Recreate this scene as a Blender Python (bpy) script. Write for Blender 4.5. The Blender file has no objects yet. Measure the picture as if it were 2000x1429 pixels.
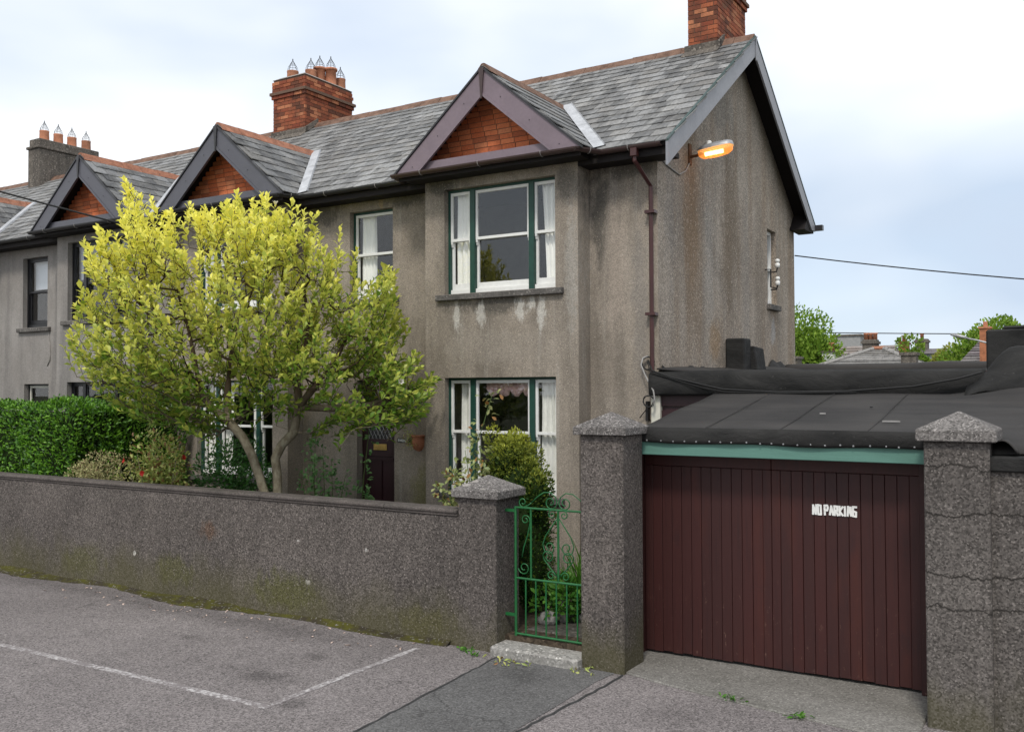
import bpy, bmesh, math, random
import numpy as np
from mathutils import Vector, Matrix
random.seed(7); RNG = np.random.default_rng(7)
S = bpy.context.scene
COL = S.collection
rad = math.radians

# ------------------------------------------------------------------ camera
cam_d = bpy.data.cameras.new('camera'); cam = bpy.data.objects.new('camera', cam_d); COL.objects.link(cam)
cam_d.sensor_width = 36.0; cam_d.lens = 33.014; cam_d.clip_start = 0.1; cam_d.clip_end = 3000
YAW, PITCH, ROLL = .552303, .0236075, -.00425933
_f = Vector((-math.sin(YAW)*math.cos(PITCH), math.cos(YAW)*math.cos(PITCH), math.sin(PITCH)))
_r = Vector((math.cos(YAW), math.sin(YAW), 0)); _u = _r.cross(_f)
_c, _s = math.cos(ROLL), math.sin(ROLL)
_x = _c*_r + _s*_u; _y = -_s*_r + _c*_u; _z = -_f
cam.matrix_world = Matrix(((_x.x,_y.x,_z.x,0),(_x.y,_y.y,_z.y,0),(_x.z,_y.z,_z.z,2.8),(0,0,0,1)))
S.camera = cam

# ------------------------------------------------------------------ sky, sun, exposure
SUN_EL, SUN_AZ = rad(52), rad(162)          # azimuth measured from +Y clockwise
W = bpy.data.worlds.new('World'); S.world = W; W.use_nodes = True
nt = W.node_tree; nt.nodes.clear()
def wn(t, **k):
    n = nt.nodes.new(t)
    for a, b in k.items(): setattr(n, a, b)
    return n
wo = wn('ShaderNodeOutputWorld'); bg = wn('ShaderNodeBackground'); bg.inputs[1].default_value = 1.0
sky = wn('ShaderNodeTexSky', sky_type='NISHITA', sun_disc=False, sun_elevation=SUN_EL, sun_rotation=SUN_AZ)
skm = wn('ShaderNodeMix', data_type='RGBA', blend_type='MULTIPLY'); skm.inputs[0].default_value = 1; skm.inputs[7].default_value = (.13,.13,.13,1)
tc = wn('ShaderNodeTexCoord'); mp = wn('ShaderNodeMapping'); mp.inputs['Location'].default_value = (-3.66,3.47,1.06); mp.inputs['Scale'].default_value = (1,1,2.2)
n1 = wn('ShaderNodeTexNoise'); n1.inputs['Scale'].default_value = 1.5; n1.inputs['Detail'].default_value = 4; n1.inputs['Roughness'].default_value = .42; n1.inputs['Distortion'].default_value = .3
n2 = wn('ShaderNodeTexNoise'); n2.inputs['Scale'].default_value = 2.3; n2.inputs['Detail'].default_value = 5
cr = wn('ShaderNodeValToRGB'); cr.color_ramp.elements[0].position = .30; cr.color_ramp.elements[0].color = (.42,.50,.61,1)
cr.color_ramp.elements[1].position = .56; cr.color_ramp.elements[1].color = (.80,.815,.83,1)
cv = wn('ShaderNodeValToRGB'); cv.color_ramp.elements[0].position = .3; cv.color_ramp.elements[0].color = (.72,.72,.72,1); cv.color_ramp.elements[1].position = .6; cv.color_ramp.elements[1].color = (1,1,1,1)
mx = wn('ShaderNodeMix', data_type='RGBA')
L = nt.links.new
L(tc.outputs['Generated'], mp.inputs[0]); L(mp.outputs[0], n1.inputs[0]); L(mp.outputs[0], n2.inputs[0])
L(n1.outputs[0], cr.inputs[0]); L(n2.outputs[0], cv.inputs[0]); L(sky.outputs[0], skm.inputs[6])
L(cv.outputs[0], mx.inputs[0]); L(skm.outputs[2], mx.inputs[6]); L(cr.outputs[0], mx.inputs[7])
L(mx.outputs[2], bg.inputs[0]); L(bg.outputs[0], wo.inputs[0])
sd = bpy.data.lights.new('sun', 'SUN'); sd.energy = 1.5; sd.angle = rad(10); sd.color = (1,.95,.86)
sun = bpy.data.objects.new('sun', sd); COL.objects.link(sun)
_d = Vector((math.sin(SUN_AZ)*math.cos(SUN_EL), math.cos(SUN_AZ)*math.cos(SUN_EL), math.sin(SUN_EL)))
sun.rotation_euler = _d.to_track_quat('Z','Y').to_euler(); sun.location = (-6,-6,20)
S.view_settings.view_transform = 'Standard'; S.view_settings.look = 'None'; S.view_settings.exposure = 0.58; S.view_settings.gamma = 1
S.render.engine = 'CYCLES'; S.cycles.use_denoising = True; S.cycles.max_bounces = 8; S.cycles.transparent_max_bounces = 16

# ------------------------------------------------------------------ material helpers
class NT:
    def __init__(s, name):
        s.m = bpy.data.materials.new(name); s.m.use_nodes = True; s.t = s.m.node_tree
        s.b = s.t.nodes['Principled BSDF']; s.out = s.t.nodes['Material Output']
        s.pos = None
    def n(s, t, **k):
        q = s.t.nodes.new(t)
        for a, b in k.items(): setattr(q, a, b)
        return q
    def l(s, a, b): s.t.links.new(a, b)
    def P(s, scale=(1,1,1), loc=(0,0,0)):
        if s.pos is None: s.pos = s.n('ShaderNodeNewGeometry').outputs['Position']
        m = s.n('ShaderNodeMapping'); m.inputs['Scale'].default_value = scale; m.inputs['Location'].default_value = loc
        s.l(s.pos, m.inputs[0]); return m.outputs[0]
    def noise(s, vec, scale, detail=3, rough=.5, dist=0):
        q = s.n('ShaderNodeTexNoise'); q.inputs['Scale'].default_value = scale; q.inputs['Detail'].default_value = detail
        q.inputs['Roughness'].default_value = rough; q.inputs['Distortion'].default_value = dist
        s.l(vec, q.inputs['Vector']); return q.outputs[0]
    def voro(s, vec, scale, out='Color'):
        q = s.n('ShaderNodeTexVoronoi'); q.inputs['Scale'].default_value = scale; s.l(vec, q.inputs['Vector']); return q.outputs[out]
    def ramp(s, fac, a, b, ca=(0,0,0,1), cb=(1,1,1,1)):
        q = s.n('ShaderNodeValToRGB'); e = q.color_ramp.elements
        e[0].position = a; e[0].color = ca if len(ca) == 4 else (*ca,1); e[1].position = b; e[1].color = cb if len(cb) == 4 else (*cb,1)
        s.l(fac, q.inputs[0]); return q.outputs[0]
    def mix(s, fac, a, b, mode='MIX'):
        q = s.n('ShaderNodeMix', data_type='RGBA', blend_type=mode)
        for v, i in ((fac,0),(a,6),(b,7)):
            if isinstance(v, (int,float)): q.inputs[i].default_value = v
            elif isinstance(v, tuple): q.inputs[i].default_value = v if len(v) == 4 else (*v,1)
            else: s.l(v, q.inputs[i])
        return q.outputs[2]
    def math(s, op, a, b=0.0):
        q = s.n('ShaderNodeMath', operation=op)
        for v, i in ((a,0),(b,1)):
            if isinstance(v, (int,float)): q.inputs[i].default_value = v
            else: s.l(v, q.inputs[i])
        return q.outputs[0]
    def sep(s, v, i):
        q = s.n('ShaderNodeSeparateXYZ'); s.l(v, q.inputs[0]); return q.outputs[i]
    def rnd(s):
        a = s.n('ShaderNodeObjectInfo').outputs['Random']; b = s.n('ShaderNodeNewGeometry').outputs['Random Per Island']
        return s.math('FRACT', s.math('ADD', a, b))
    def bump(s, h, strength=.5, dist=.01):
        q = s.n('ShaderNodeBump'); q.inputs['Strength'].default_value = strength; q.inputs['Distance'].default_value = dist
        s.l(h, q.inputs['Height']); s.l(q.outputs[0], s.b.inputs['Normal'])
    def col(s, c):
        if isinstance(c, tuple): s.b.inputs['Base Color'].default_value = c if len(c) == 4 else (*c,1)
        else: s.l(c, s.b.inputs['Base Color'])
        return s
    def rough(s, r, spec=.3):
        s.b.inputs['Roughness'].default_value = r; s.b.inputs['Specular IOR Level'].default_value = spec; return s

def plain(name, c, r=.6, spec=.3, var=.25, scale=9.0, bump=.15, streak=(1,1,1), metal=0):
    m = NT(name); v = m.P(streak)
    n = m.noise(v, scale, 5, .6); n2 = m.noise(v, scale*7, 3)
    lo = tuple(x*(1-var) for x in c); hi = tuple(min(1, x*(1+var)) for x in c)
    cc = m.ramp(n, .3, .7, lo, hi)
    cc = m.mix(.35, cc, m.ramp(n2, .3, .7, lo, hi))
    m.col(cc).rough(r, spec); m.b.inputs['Metallic'].default_value = metal
    if bump: m.bump(n2, bump, .004)
    return m.m

def roughcast(name, base, light, dark, speck=.35, streaks=.55, brown=None, moss=None, grain=42, cracks=False, wt=.93, wf=.5, seed=0, pale=None, blots=(), axis=0, sfreq=2.6):
    """pebble-dash render: grain cells, weather streaks running down, patches"""
    m = NT(name); p = m.P()
    cell = m.voro(p, grain); cellv = m.sep(cell, 0); cellg = m.sep(cell, 1)
    big = m.noise(m.P((1,1,1),(seed,0,0)), .9, 6, .6); strk = m.noise(m.P((sfreq,sfreq,sfreq*.12),(0,seed,0)), 1.3, 6, .62, .35)
    fine = m.noise(p, 95, 2)
    c = m.mix(m.ramp(big, .35, .65), base, light)
    c = m.mix(m.math('MULTIPLY', m.ramp(strk, .46, .64), streaks), c, dark)
    c = m.mix(m.math('MULTIPLY', m.ramp(m.noise(m.P((1,1,.7),(seed,seed,2)), 3.4, 6, .7), .5, .68), .3), c, dark)
    if pale: c = m.mix(m.math('MULTIPLY', m.ramp(m.noise(m.P((3.2,3.2,.2),(seed+9,0,3)), 1.6, 5, .6), .58, .72), .55), c, pale)
    if brown:
        b2 = m.noise(m.P((1.2,1.2,.12),(3+seed,1,0)), 1.5, 5, .6)
        c = m.mix(m.math('MULTIPLY', m.ramp(b2, .47, .66), .75), c, brown)
    if blots:     # weather stains with their own ragged outlines: (centre along the wall, height, half width, half height, colour, strength)
        U = m.sep(m.pos, axis); Z = m.sep(m.pos, 2); rag = m.math('MULTIPLY', m.math('SUBTRACT', m.noise(m.P((1,1,.55),(seed,5,1)), 5.5, 6, .68), .5), 2.1)
        fin = m.math('MULTIPLY', m.math('SUBTRACT', m.noise(m.P((1,1,.35),(seed,1,7)), 24, 5, .7), .5), 2.6)
        for (u0,z0_,ru,rz,cc,ff) in blots:
            du = m.math('POWER', m.math('ABSOLUTE', m.math('DIVIDE', m.math('SUBTRACT', U, u0), ru)), 2); dz = m.math('POWER', m.math('ABSOLUTE', m.math('DIVIDE', m.math('SUBTRACT', Z, z0_), rz)), 2)
            q = m.math('ADD', m.math('ADD', m.math('POWER', m.math('ADD', du, dz), .5), rag) if ru > .13 else m.math('POWER', m.math('ADD', du, dz), .5), fin if ru < .13 else m.math('MULTIPLY', fin, .35))
            c = m.mix(m.math('MULTIPLY', m.ramp(q, .45, 1.15, (1,1,1), (0,0,0)), ff), c, cc)
    g = m.ramp(cellv, .0, 1.0, (1-speck,1-speck,1-speck), (1+speck,1+speck,1+speck))
    c = m.mix(1.0, c, g, 'MULTIPLY')
    c = m.mix(m.math('MULTIPLY', m.ramp(cellg, wt, wt+.03), wf), c, tuple(min(1,x*2.4) for x in light))
    if moss:
        z = m.sep(m.pos, 2); zz = m.math('ADD', z, m.math('MULTIPLY', m.math('SUBTRACT', m.noise(m.P((1,1,.5)), 1.1, 5, .7), .5), 1.6))
        c = m.mix(m.math('MULTIPLY', m.ramp(zz, moss[1], moss[2], (1,1,1), (0,0,0)), moss[3]), c, moss[0])
    if cracks:
        z = m.sep(m.pos, 2)
        for zc in (.985,1.25,1.756,2.145):
            wv = m.math('MULTIPLY', m.math('SUBTRACT', m.noise(m.P((1,1,.15),(zc*7,0,zc*3)), 2.4, 6, .7), .5), .26)
            dd = m.math('ABSOLUTE', m.math('SUBTRACT', m.math('ADD', z, wv), zc))
            c = m.mix(m.math('MULTIPLY', m.ramp(dd, .005, .011, (1,1,1), (0,0,0)), .8), c, (.02,.018,.016))
    m.col(c).rough(.93, .15)
    h = m.math('ADD', m.math('MULTIPLY', cellv, .6), m.math('ADD', m.math('MULTIPLY', fine, .35), m.math('MULTIPLY', m.noise(p, 14, 3), .12)))
    m.bump(h, .55, .35/grain)
    return m.m

M = {}
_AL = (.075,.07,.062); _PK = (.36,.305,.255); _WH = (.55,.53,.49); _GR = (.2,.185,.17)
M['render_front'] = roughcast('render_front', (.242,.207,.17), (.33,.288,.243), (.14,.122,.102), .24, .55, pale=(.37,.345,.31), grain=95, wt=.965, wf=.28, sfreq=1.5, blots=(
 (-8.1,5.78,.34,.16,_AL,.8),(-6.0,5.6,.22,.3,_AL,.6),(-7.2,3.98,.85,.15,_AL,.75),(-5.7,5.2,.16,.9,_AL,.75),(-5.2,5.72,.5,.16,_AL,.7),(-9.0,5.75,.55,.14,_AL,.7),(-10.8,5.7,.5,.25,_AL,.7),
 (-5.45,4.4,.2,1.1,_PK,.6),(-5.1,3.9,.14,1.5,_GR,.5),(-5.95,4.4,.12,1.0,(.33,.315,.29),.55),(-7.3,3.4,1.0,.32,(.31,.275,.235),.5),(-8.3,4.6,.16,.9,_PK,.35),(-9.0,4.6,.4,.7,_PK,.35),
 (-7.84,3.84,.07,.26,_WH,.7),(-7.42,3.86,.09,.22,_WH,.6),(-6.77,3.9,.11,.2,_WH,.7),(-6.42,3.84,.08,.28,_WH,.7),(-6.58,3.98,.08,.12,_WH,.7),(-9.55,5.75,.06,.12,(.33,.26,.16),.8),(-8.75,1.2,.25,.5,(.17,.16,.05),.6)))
M['render_gable'] = roughcast('render_gable', (.262,.222,.184), (.33,.288,.245), (.17,.145,.12), .36, .42, brown=(.215,.16,.112), grain=60, wt=.94, wf=.35, seed=4, pale=(.33,.31,.28), axis=1, sfreq=1.4, blots=(
 (12.75,5.1,.4,.9,(.22,.15,.095),.55),(13.55,4.7,.28,1.7,(.30,.28,.255),.6),(14.5,5.2,.55,1.7,(.15,.12,.09),.65),(15.3,4.6,.3,1.5,(.24,.22,.2),.5),(16.0,4.3,.35,1.4,(.17,.14,.11),.5),(13.7,3.5,.3,.4,(.26,.17,.09),.6),(12.0,5.3,.25,1.6,(.27,.25,.23),.4),(14.2,7.2,.6,.6,(.2,.19,.175),.5),(16.8,3.8,.22,.3,(.33,.33,.33),.6)))
M['render_plain'] = roughcast('render_plain', (.26,.24,.222), (.32,.3,.282), (.15,.142,.135), .14, .55, sfreq=1.6, grain=80, wt=.97, wf=.2, seed=11)
M['dash'] = roughcast('dash', (.088,.077,.071), (.125,.109,.1), (.058,.052,.048), .55, .35, moss=((.088,.082,.03), .0, .6, .5), grain=72, wt=.935, wf=.6, sfreq=1.2, blots=((-11.41,.52,.035,.035,(.6,.58,.54),.9),(-8.12,.46,.05,.04,(.45,.43,.4),.8),(-8.28,.95,.03,.02,(.5,.48,.45),.7),(-7.2,.93,.03,.025,(.5,.48,.45),.7),(-9.9,.95,.2,.14,(.12,.07,.045),.6),(-8.5,.3,.7,.28,(.085,.088,.025),.6),(-10.6,.35,.5,.25,(.085,.085,.028),.55),(-6.4,.2,.5,.2,(.085,.08,.03),.5),(-12.6,.3,.6,.28,(.085,.085,.03),.5)), seed=2)
M['dash_pillar'] = roughcast('dash_pillar', (.088,.077,.071), (.125,.109,.1), (.058,.052,.048), .52, .3, moss=((.08,.075,.028), .1, .55, .5), grain=72, seed=6)
M['dash_cracked'] = roughcast('dash_cracked', (.086,.077,.072), (.12,.108,.1), (.057,.052,.048), .52, .35, moss=((.08,.075,.028), .1, .55, .4), grain=72, cracks=True, seed=16)
M['cap'] = roughcast('cap', (.13,.12,.115), (.18,.168,.16), (.06,.055,.052), .5, .25, grain=75, wt=.9, wf=.6, seed=8)
M['coping'] = roughcast('coping', (.088,.076,.07), (.12,.104,.096), (.05,.046,.042), .3, .45, grain=80, wt=.97, wf=.3, seed=3)
M['sill'] = roughcast('sill', (.095,.088,.083), (.15,.14,.13), (.05,.047,.045), .2, .3, seed=5)
M['stack'] = roughcast('stack', (.12,.105,.09), (.17,.15,.13), (.06,.055,.05), .3, .6, seed=9)

def asphalt(name, base, spread, seed, spots=()):
    m = NT(name); p = m.P(); cell = m.voro(p, 75); a = m.sep(cell,0); b = m.sep(cell,1)
    big = m.noise(m.P((1,1,1),(seed,seed,0)), .45, 6, .62); mid = m.noise(p, 3.0, 6, .65)
    c = m.mix(m.ramp(big, .3, .7), tuple(x*.78 for x in base), tuple(x*1.18 for x in base))
    c = m.mix(m.math('MULTIPLY', m.ramp(mid, .5, .75), .4), c, tuple(x*.62 for x in base))
    rag = m.math('MULTIPLY', m.math('SUBTRACT', m.noise(m.P((1,1,1),(seed,2,0)), 4.5, 6, .65), .5), 1.8); U = m.sep(m.pos,0); V = m.sep(m.pos,1)
    for (u0,v0,ru,rv,ff) in spots:
        du = m.math('POWER', m.math('ABSOLUTE', m.math('DIVIDE', m.math('SUBTRACT', U, u0), ru)), 2); dv = m.math('POWER', m.math('ABSOLUTE', m.math('DIVIDE', m.math('SUBTRACT', V, v0), rv)), 2)
        q = m.math('ADD', m.math('POWER', m.math('ADD', du, dv), .5), rag)
        c = m.mix(m.math('MULTIPLY', m.ramp(q, .3, 1.2, (1,1,1), (0,0,0)), ff), c, tuple(x*.42 for x in base))
    crk = m.n('ShaderNodeTexVoronoi', feature='DISTANCE_TO_EDGE'); crk.inputs['Scale'].default_value = .55
    dv_ = m.n('ShaderNodeVectorMath', operation='ADD'); nn = m.n('ShaderNodeTexNoise'); nn.inputs['Scale'].default_value = 2.2; nn.inputs['Detail'].default_value = 5; m.l(p, nn.inputs[0]); m.l(p, dv_.inputs[0]); m.l(nn.outputs['Color'], dv_.inputs[1]); m.l(dv_.outputs[0], crk.inputs['Vector'])
    c = m.mix(m.math('MULTIPLY', m.math('MULTIPLY', m.ramp(crk.outputs['Distance'], .004, .011, (1,1,1), (0,0,0)), m.ramp(m.noise(m.P((1,1,1),(4,seed,0)), .8, 3), .52, .6)), .55), c, tuple(x*.3 for x in base))
    c = m.mix(1, c, m.ramp(a, 0, 1, (1-spread,)*3, (1+spread,)*3), 'MULTIPLY')
    c = m.mix(m.math('MULTIPLY', m.ramp(b, .93, .97), .4), c, tuple(min(1,x*2.1) for x in base))
    m.col(c).rough(.9, .2); m.bump(m.math('ADD', a, m.math('MULTIPLY', m.noise(p, 110, 2), .6)), .6, .006)
    return m.m
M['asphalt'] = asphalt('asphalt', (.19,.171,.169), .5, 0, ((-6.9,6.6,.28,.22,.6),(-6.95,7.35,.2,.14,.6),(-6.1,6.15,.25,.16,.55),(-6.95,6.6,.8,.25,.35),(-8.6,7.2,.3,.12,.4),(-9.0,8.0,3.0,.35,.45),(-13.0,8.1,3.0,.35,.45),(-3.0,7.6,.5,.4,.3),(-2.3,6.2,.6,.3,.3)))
M['asphalt_patch'] = asphalt('asphalt_patch', (.128,.125,.124), .34, 5, ((-4.8,7.9,.4,.3,.45),(-4.6,6.4,.5,.3,.3)))
M['seam'] = plain('seam', (.05,.05,.05), .8, .3, .4, 12, .2)
M['concrete'] = roughcast('concrete', (.165,.157,.143), (.225,.215,.2), (.1,.095,.085), .3, .15, grain=70, wt=.95, wf=.4, seed=12)
M['step'] = roughcast('step', (.25,.24,.225), (.33,.32,.3), (.15,.14,.13), .3, .25, grain=48, seed=13)
M['paintline'] = None
m = NT('paintline'); p = m.P(); n = m.noise(p, 22, 4, .7); big = m.noise(p, 2.2, 3)
m.col(m.mix(m.ramp(m.math('ADD', n, m.math('MULTIPLY', big, .5)), .58, .8), (.52,.5,.5), (.2,.18,.18))).rough(.85,.2); M['paintline'] = m.m
M['soil'] = roughcast('soil', (.05,.038,.028), (.085,.065,.045), (.03,.025,.02), .5, .1, grain=30, seed=21)
M['ground'] = plain('ground', (.09,.1,.06), .95, .1, .4, .4, .1)

# slate
def slate(name, base, seed, pale=.6):
    m = NT(name); r = m.rnd(); p = m.P()
    st = m.noise(m.P((3,3,1),(seed,0,0)), 2.2, 6, .65, .3); sp = m.noise(p, 30, 3, .6)
    run = m.noise(m.P((4.2,1.0,1.0),(seed,3,0)), 1.0, 6, .62, .8)
    c = m.mix(m.ramp(r, 0, 1), tuple(x*.5 for x in base), tuple(x*1.75 for x in base))
    c = m.mix(m.math('MULTIPLY', m.ramp(m.math('FRACT', m.math('MULTIPLY', r, 11.3)), .6, .9), .45), c, (.2,.185,.165))
    c = m.mix(m.math('MULTIPLY', m.ramp(st, .42, .68), .5), c, (.27,.262,.25))
    c = m.mix(m.math('MULTIPLY', m.ramp(run, .5, .64), pale*.6), c, (.45,.45,.44))
    c = m.mix(m.math('MULTIPLY', m.ramp(m.noise(m.P((4,1,1),(1,seed,4)), 1.2, 5, .6, .6), .54, .64), .6), c, tuple(x*.38 for x in base))
    c = m.mix(m.math('MULTIPLY', m.ramp(m.noise(p, 4, 5, .7), .6, .7), .4), c, (.13,.115,.06))
    c = m.mix(.45, c, m.ramp(sp, .3, .7, (.1,.1,.1), (.7,.7,.7)), 'OVERLAY')
    m.col(c); m.b.inputs['Specular IOR Level'].default_value = .3
    m.l(m.ramp(st, .3, .7, (.5,.5,.5), (.8,.8,.8)), m.b.inputs['Roughness'])
    m.bump(m.noise(m.P((1,1,1)), 22, 5, .6), .5, .01)
    return m.m
M['slate'] = slate('slate', (.155,.155,.155), 0, .55); M['slate_dormer'] = slate('slate_dormer', (.13,.132,.134), 3, .3)
M['deck'] = plain('deck', (.03,.03,.032), .9, .1)
def brickmat(name, a, b, soot, sfac):
    m = NT(name); r = m.rnd(); p = m.P()
    c = m.mix(m.ramp(r, 0, 1), a, b); c = m.mix(m.math('MULTIPLY', m.ramp(m.math('FRACT', m.math('MULTIPLY', r, 7.31)), .84, .86), .55), c, (.62,.27,.14))
    c = m.mix(m.math('MULTIPLY', m.ramp(m.math('FRACT', m.math('MULTIPLY', r, 13.7)), .8, .84), .6), c, soot)
    c = m.mix(m.math('MULTIPLY', m.ramp(m.noise(p, 3.1, 5, .65), .45, .65), sfac), c, soot)
    c = m.mix(.3, c, m.ramp(m.noise(p, 40, 3), .3, .7, (.1,.1,.1), (.6,.6,.6)), 'OVERLAY')
    m.col(c).rough(.88, .2); m.bump(m.noise(p, 45, 4, .6), .5, .006); return m.m
M['brick'] = brickmat('brick', (.6,.16,.066), (.75,.255,.115), (.34,.1,.055), .22)
M['brick_stack'] = brickmat('brick_stack', (.22,.06,.035), (.4,.125,.06), (.07,.04,.03), .6)
M['mortar'] = plain('mortar', (.2,.11,.075), .95, .1, .3, 20)
M['mortar_stack'] = plain('mortar_stack', (.15,.1,.075), .95, .1, .3, 20)
M['flaunch'] = plain('flaunch', (.28,.26,.24), .95, .1, .3, 9)
M['ridge'] = plain('ridge', (.17,.105,.078), .9, .15, .6, 7, .5)
M['ridge_red'] = plain('ridge_red', (.3,.135,.085), .85, .2, .5, 7, .4)
M['terracotta'] = plain('terracotta', (.45,.19,.11), .8, .25, .35, 6, .2)
M['terracotta_old'] = plain('terracotta_old', (.33,.15,.09), .85, .2, .5, 8, .3)
M['lead'] = plain('lead', (.42,.43,.45), .55, .4, .35, 5, .3)
M['wire'] = plain('wire', (.02,.02,.02), .6, .3, .1, 9, 0)
M['barge_brown'] = plain('barge_brown', (.185,.142,.165), .42, .45, .14, 3, .05, (1,1,1))
M['barge_grey'] = plain('barge_grey', (.085,.085,.102), .42, .45, .12, 3, .05)
M['barge_gable'] = plain('barge_gable', (.25,.255,.28), .5, .4, .14, 3, .05)
M['trim_green'] = plain('trim_green', (.03,.06,.055), .5, .4, .2, 4, .05)
M['gutter_brown'] = plain('gutter_brown', (.05,.028,.026), .38, .5, .2, 4, .05)
M['gutter_black'] = plain('gutter_black', (.022,.021,.023), .38, .5, .2, 4, .05)
M['soffit'] = plain('soffit', (.018,.015,.015), .7, .2, .2, 4, .05)
M['clip'] = plain('clip', (.3,.28,.27), .5, .4, .2, 4, 0)
M['pipe'] = plain('pipe', (.055,.017,.016), .42, .5, .25, 4, .08, (1,1,.3))
M['white'] = plain('white', (.74,.74,.72), .45, .4, .08, 14, .1)
M['cream'] = plain('cream', (.62,.6,.52), .6, .3, .12, 14, .1)
M['green'] = plain('green', (.012,.055,.04), .45, .4, .25, 10, .1)
M['beam_green'] = plain('beam_green', (.105,.225,.185), .6, .3, .14, 6, .25, (.4,1,6))
M['frame_black'] = plain('frame_black', (.012,.012,.014), .4, .45, .2, 10, 0)
M['door_maroon'] = plain('door_maroon', (.03,.009,.012), .45, .4, .3, 6, .1, (1,1,.2))
M['brass'] = plain('brass', (.5,.33,.1), .4, .5, .3, 14, .1, metal=.7)
M['curtain'] = plain('curtain', (.93,.92,.88), .95, .1, .04, 12, .05)
M['curtain_grey'] = plain('curtain_grey', (.8,.79,.75), .95, .1, .1, 12, .05)
M['blind_pink'] = plain('blind_pink', (.6,.4,.38), .9, .1, .2, 12, .05)
M['blind_white'] = plain('blind_white', (.7,.74,.8), .8, .2, .05, 4, 0)
M['room'] = plain('room', (.12,.11,.1), .95, .1, .2, 3, 0)
M['felt'] = None
m = NT('felt'); p = m.P(); n = m.noise(m.P((.35,3,3)), 1.6, 6, .6, .4); f = m.noise(p, 150, 2); big = m.noise(p, 1.0, 4)
m.col(m.mix(.5, m.ramp(n, .3, .7, (.022,.021,.021), (.052,.048,.046)), m.ramp(big, .35, .65, (.026,.025,.025), (.06,.056,.053)))).rough(.85,.25)
m.bump(m.math('ADD', m.math('MULTIPLY', f, .25), m.noise(m.P((.5,2.2,2.2)), 2.1, 4, .55, .5)), .4, .02); M['felt'] = m.m
m = NT('felt_black'); p = m.P(); w = m.noise(m.P((.7,.7,1.6)), 1.6, 6, .62, .8); c = m.mix(m.ramp(w,.35,.68), (.012,.012,.012), (.034,.033,.032)); c = m.mix(m.math('MULTIPLY', m.ramp(m.noise(p, 26, 4, .7), .66, .72), .3), c, (.2,.19,.18)); m.col(c).rough(.82,.25); m.bump(m.math('ADD', m.noise(m.P((1,1,1.8)), 3, 5, .6, 1.0), m.math('MULTIPLY', m.noise(p,140,2),.15)), .7, .03); M['felt_black'] = m.m
M['gate_green'] = plain('gate_green', (.014,.12,.035), .4, .45, .3, 12, .15)
M['iron_black'] = plain('iron_black', (.02,.018,.018), .6, .3, .2, 10, .1)
M['cable_grey'] = plain('cable_grey', (.3,.29,.28), .6, .3, .2, 10, 0)
M['galv'] = plain('galv', (.34,.34,.35), .5, .5, .3, 10, .1, metal=.4)
M['rust'] = plain('rust', (.14,.07,.035), .9, .2, .5, 10, .3)
M['porcelain'] = plain('porcelain', (.75,.75,.73), .25, .5, .06, 10, 0)
M['plate'] = plain('plate', (.018,.03,.028), .5, .4, .2, 10, 0)
M['lettering'] = plain('lettering', (.8,.8,.78), .6, .3, .08, 10, 0)
M['rock'] = plain('rock', (.22,.21,.2), .9, .2, .5, 9, .5)
M['rock_white'] = plain('rock_white', (.62,.61,.6), .8, .2, .2, 9, .4)
M['litter'] = plain('litter', (.55,.42,.36), .8, .2, .3, 4, 0)
M['path'] = roughcast('path', (.085,.078,.068), (.12,.11,.098), (.05,.048,.04), .35, .1, grain=40, seed=33)
# garage planks: per plank tone + vertical grain + wear
m = NT('plank'); r = m.rnd(); g = m.noise(m.P((16,16,.5)), 2.5, 6, .65); w = m.noise(m.P((4,4,.8),(2,0,0)), 1.2, 5, .6)
c = m.mix(m.ramp(r, 0, 1), (.040,.0135,.0125), (.05,.0145,.013)); c = m.mix(m.math('MULTIPLY', m.ramp(w, .53, .72), .4), c, (.085,.022,.014))
c = m.mix(m.math('MULTIPLY', m.ramp(g, .5, .75), .5), c, (.018,.008,.009)); sc = m.noise(m.P((24,24,9)), 1, 4, .8)
c = m.mix(m.math('MULTIPLY', m.ramp(m.noise(m.P((2.2,2.2,1.1),(5,0,2)), 1.1, 6, .7), .55, .7), .55), c, (.024,.012,.014)); zz = m.sep(m.P(),2); c = m.mix(m.math('MULTIPLY', m.math('MULTIPLY', m.ramp(sc, .62, .70), m.ramp(zz, .55, 1.3, (1,1,1), (.15,.15,.15))), .55), c, (.22,.13,.1))
m.col(c).rough(.5,.35); m.bump(g, .25, .004); M['plank'] = m.m
# glass: mirror reflection over what lies behind the pane
m = NT('glass'); tr = m.n('ShaderNodeBsdfTransparent'); gl = m.n('ShaderNodeBsdfGlossy'); gl.inputs['Roughness'].default_value = .0; tr.inputs[0].default_value = (.985,.99,.988,1)
gg = m.n('ShaderNodeNewGeometry'); dp_ = m.n('ShaderNodeVectorMath', operation='DOT_PRODUCT'); m.l(gg.outputs['Incoming'], dp_.inputs[0]); m.l(gg.outputs['Normal'], dp_.inputs[1])
sch = m.math('ADD', m.math('MULTIPLY', m.math('POWER', m.math('SUBTRACT', 1.0, m.math('ABSOLUTE', dp_.outputs['Value'])), 5.0), .95), .05)
mixs = m.n('ShaderNodeMixShader'); m.l(sch, mixs.inputs[0]); m.l(tr.outputs[0], mixs.inputs[1]); m.l(gl.outputs[0], mixs.inputs[2]); m.l(mixs.outputs[0], m.out.inputs[0]); M['glass'] = m.m
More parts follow.
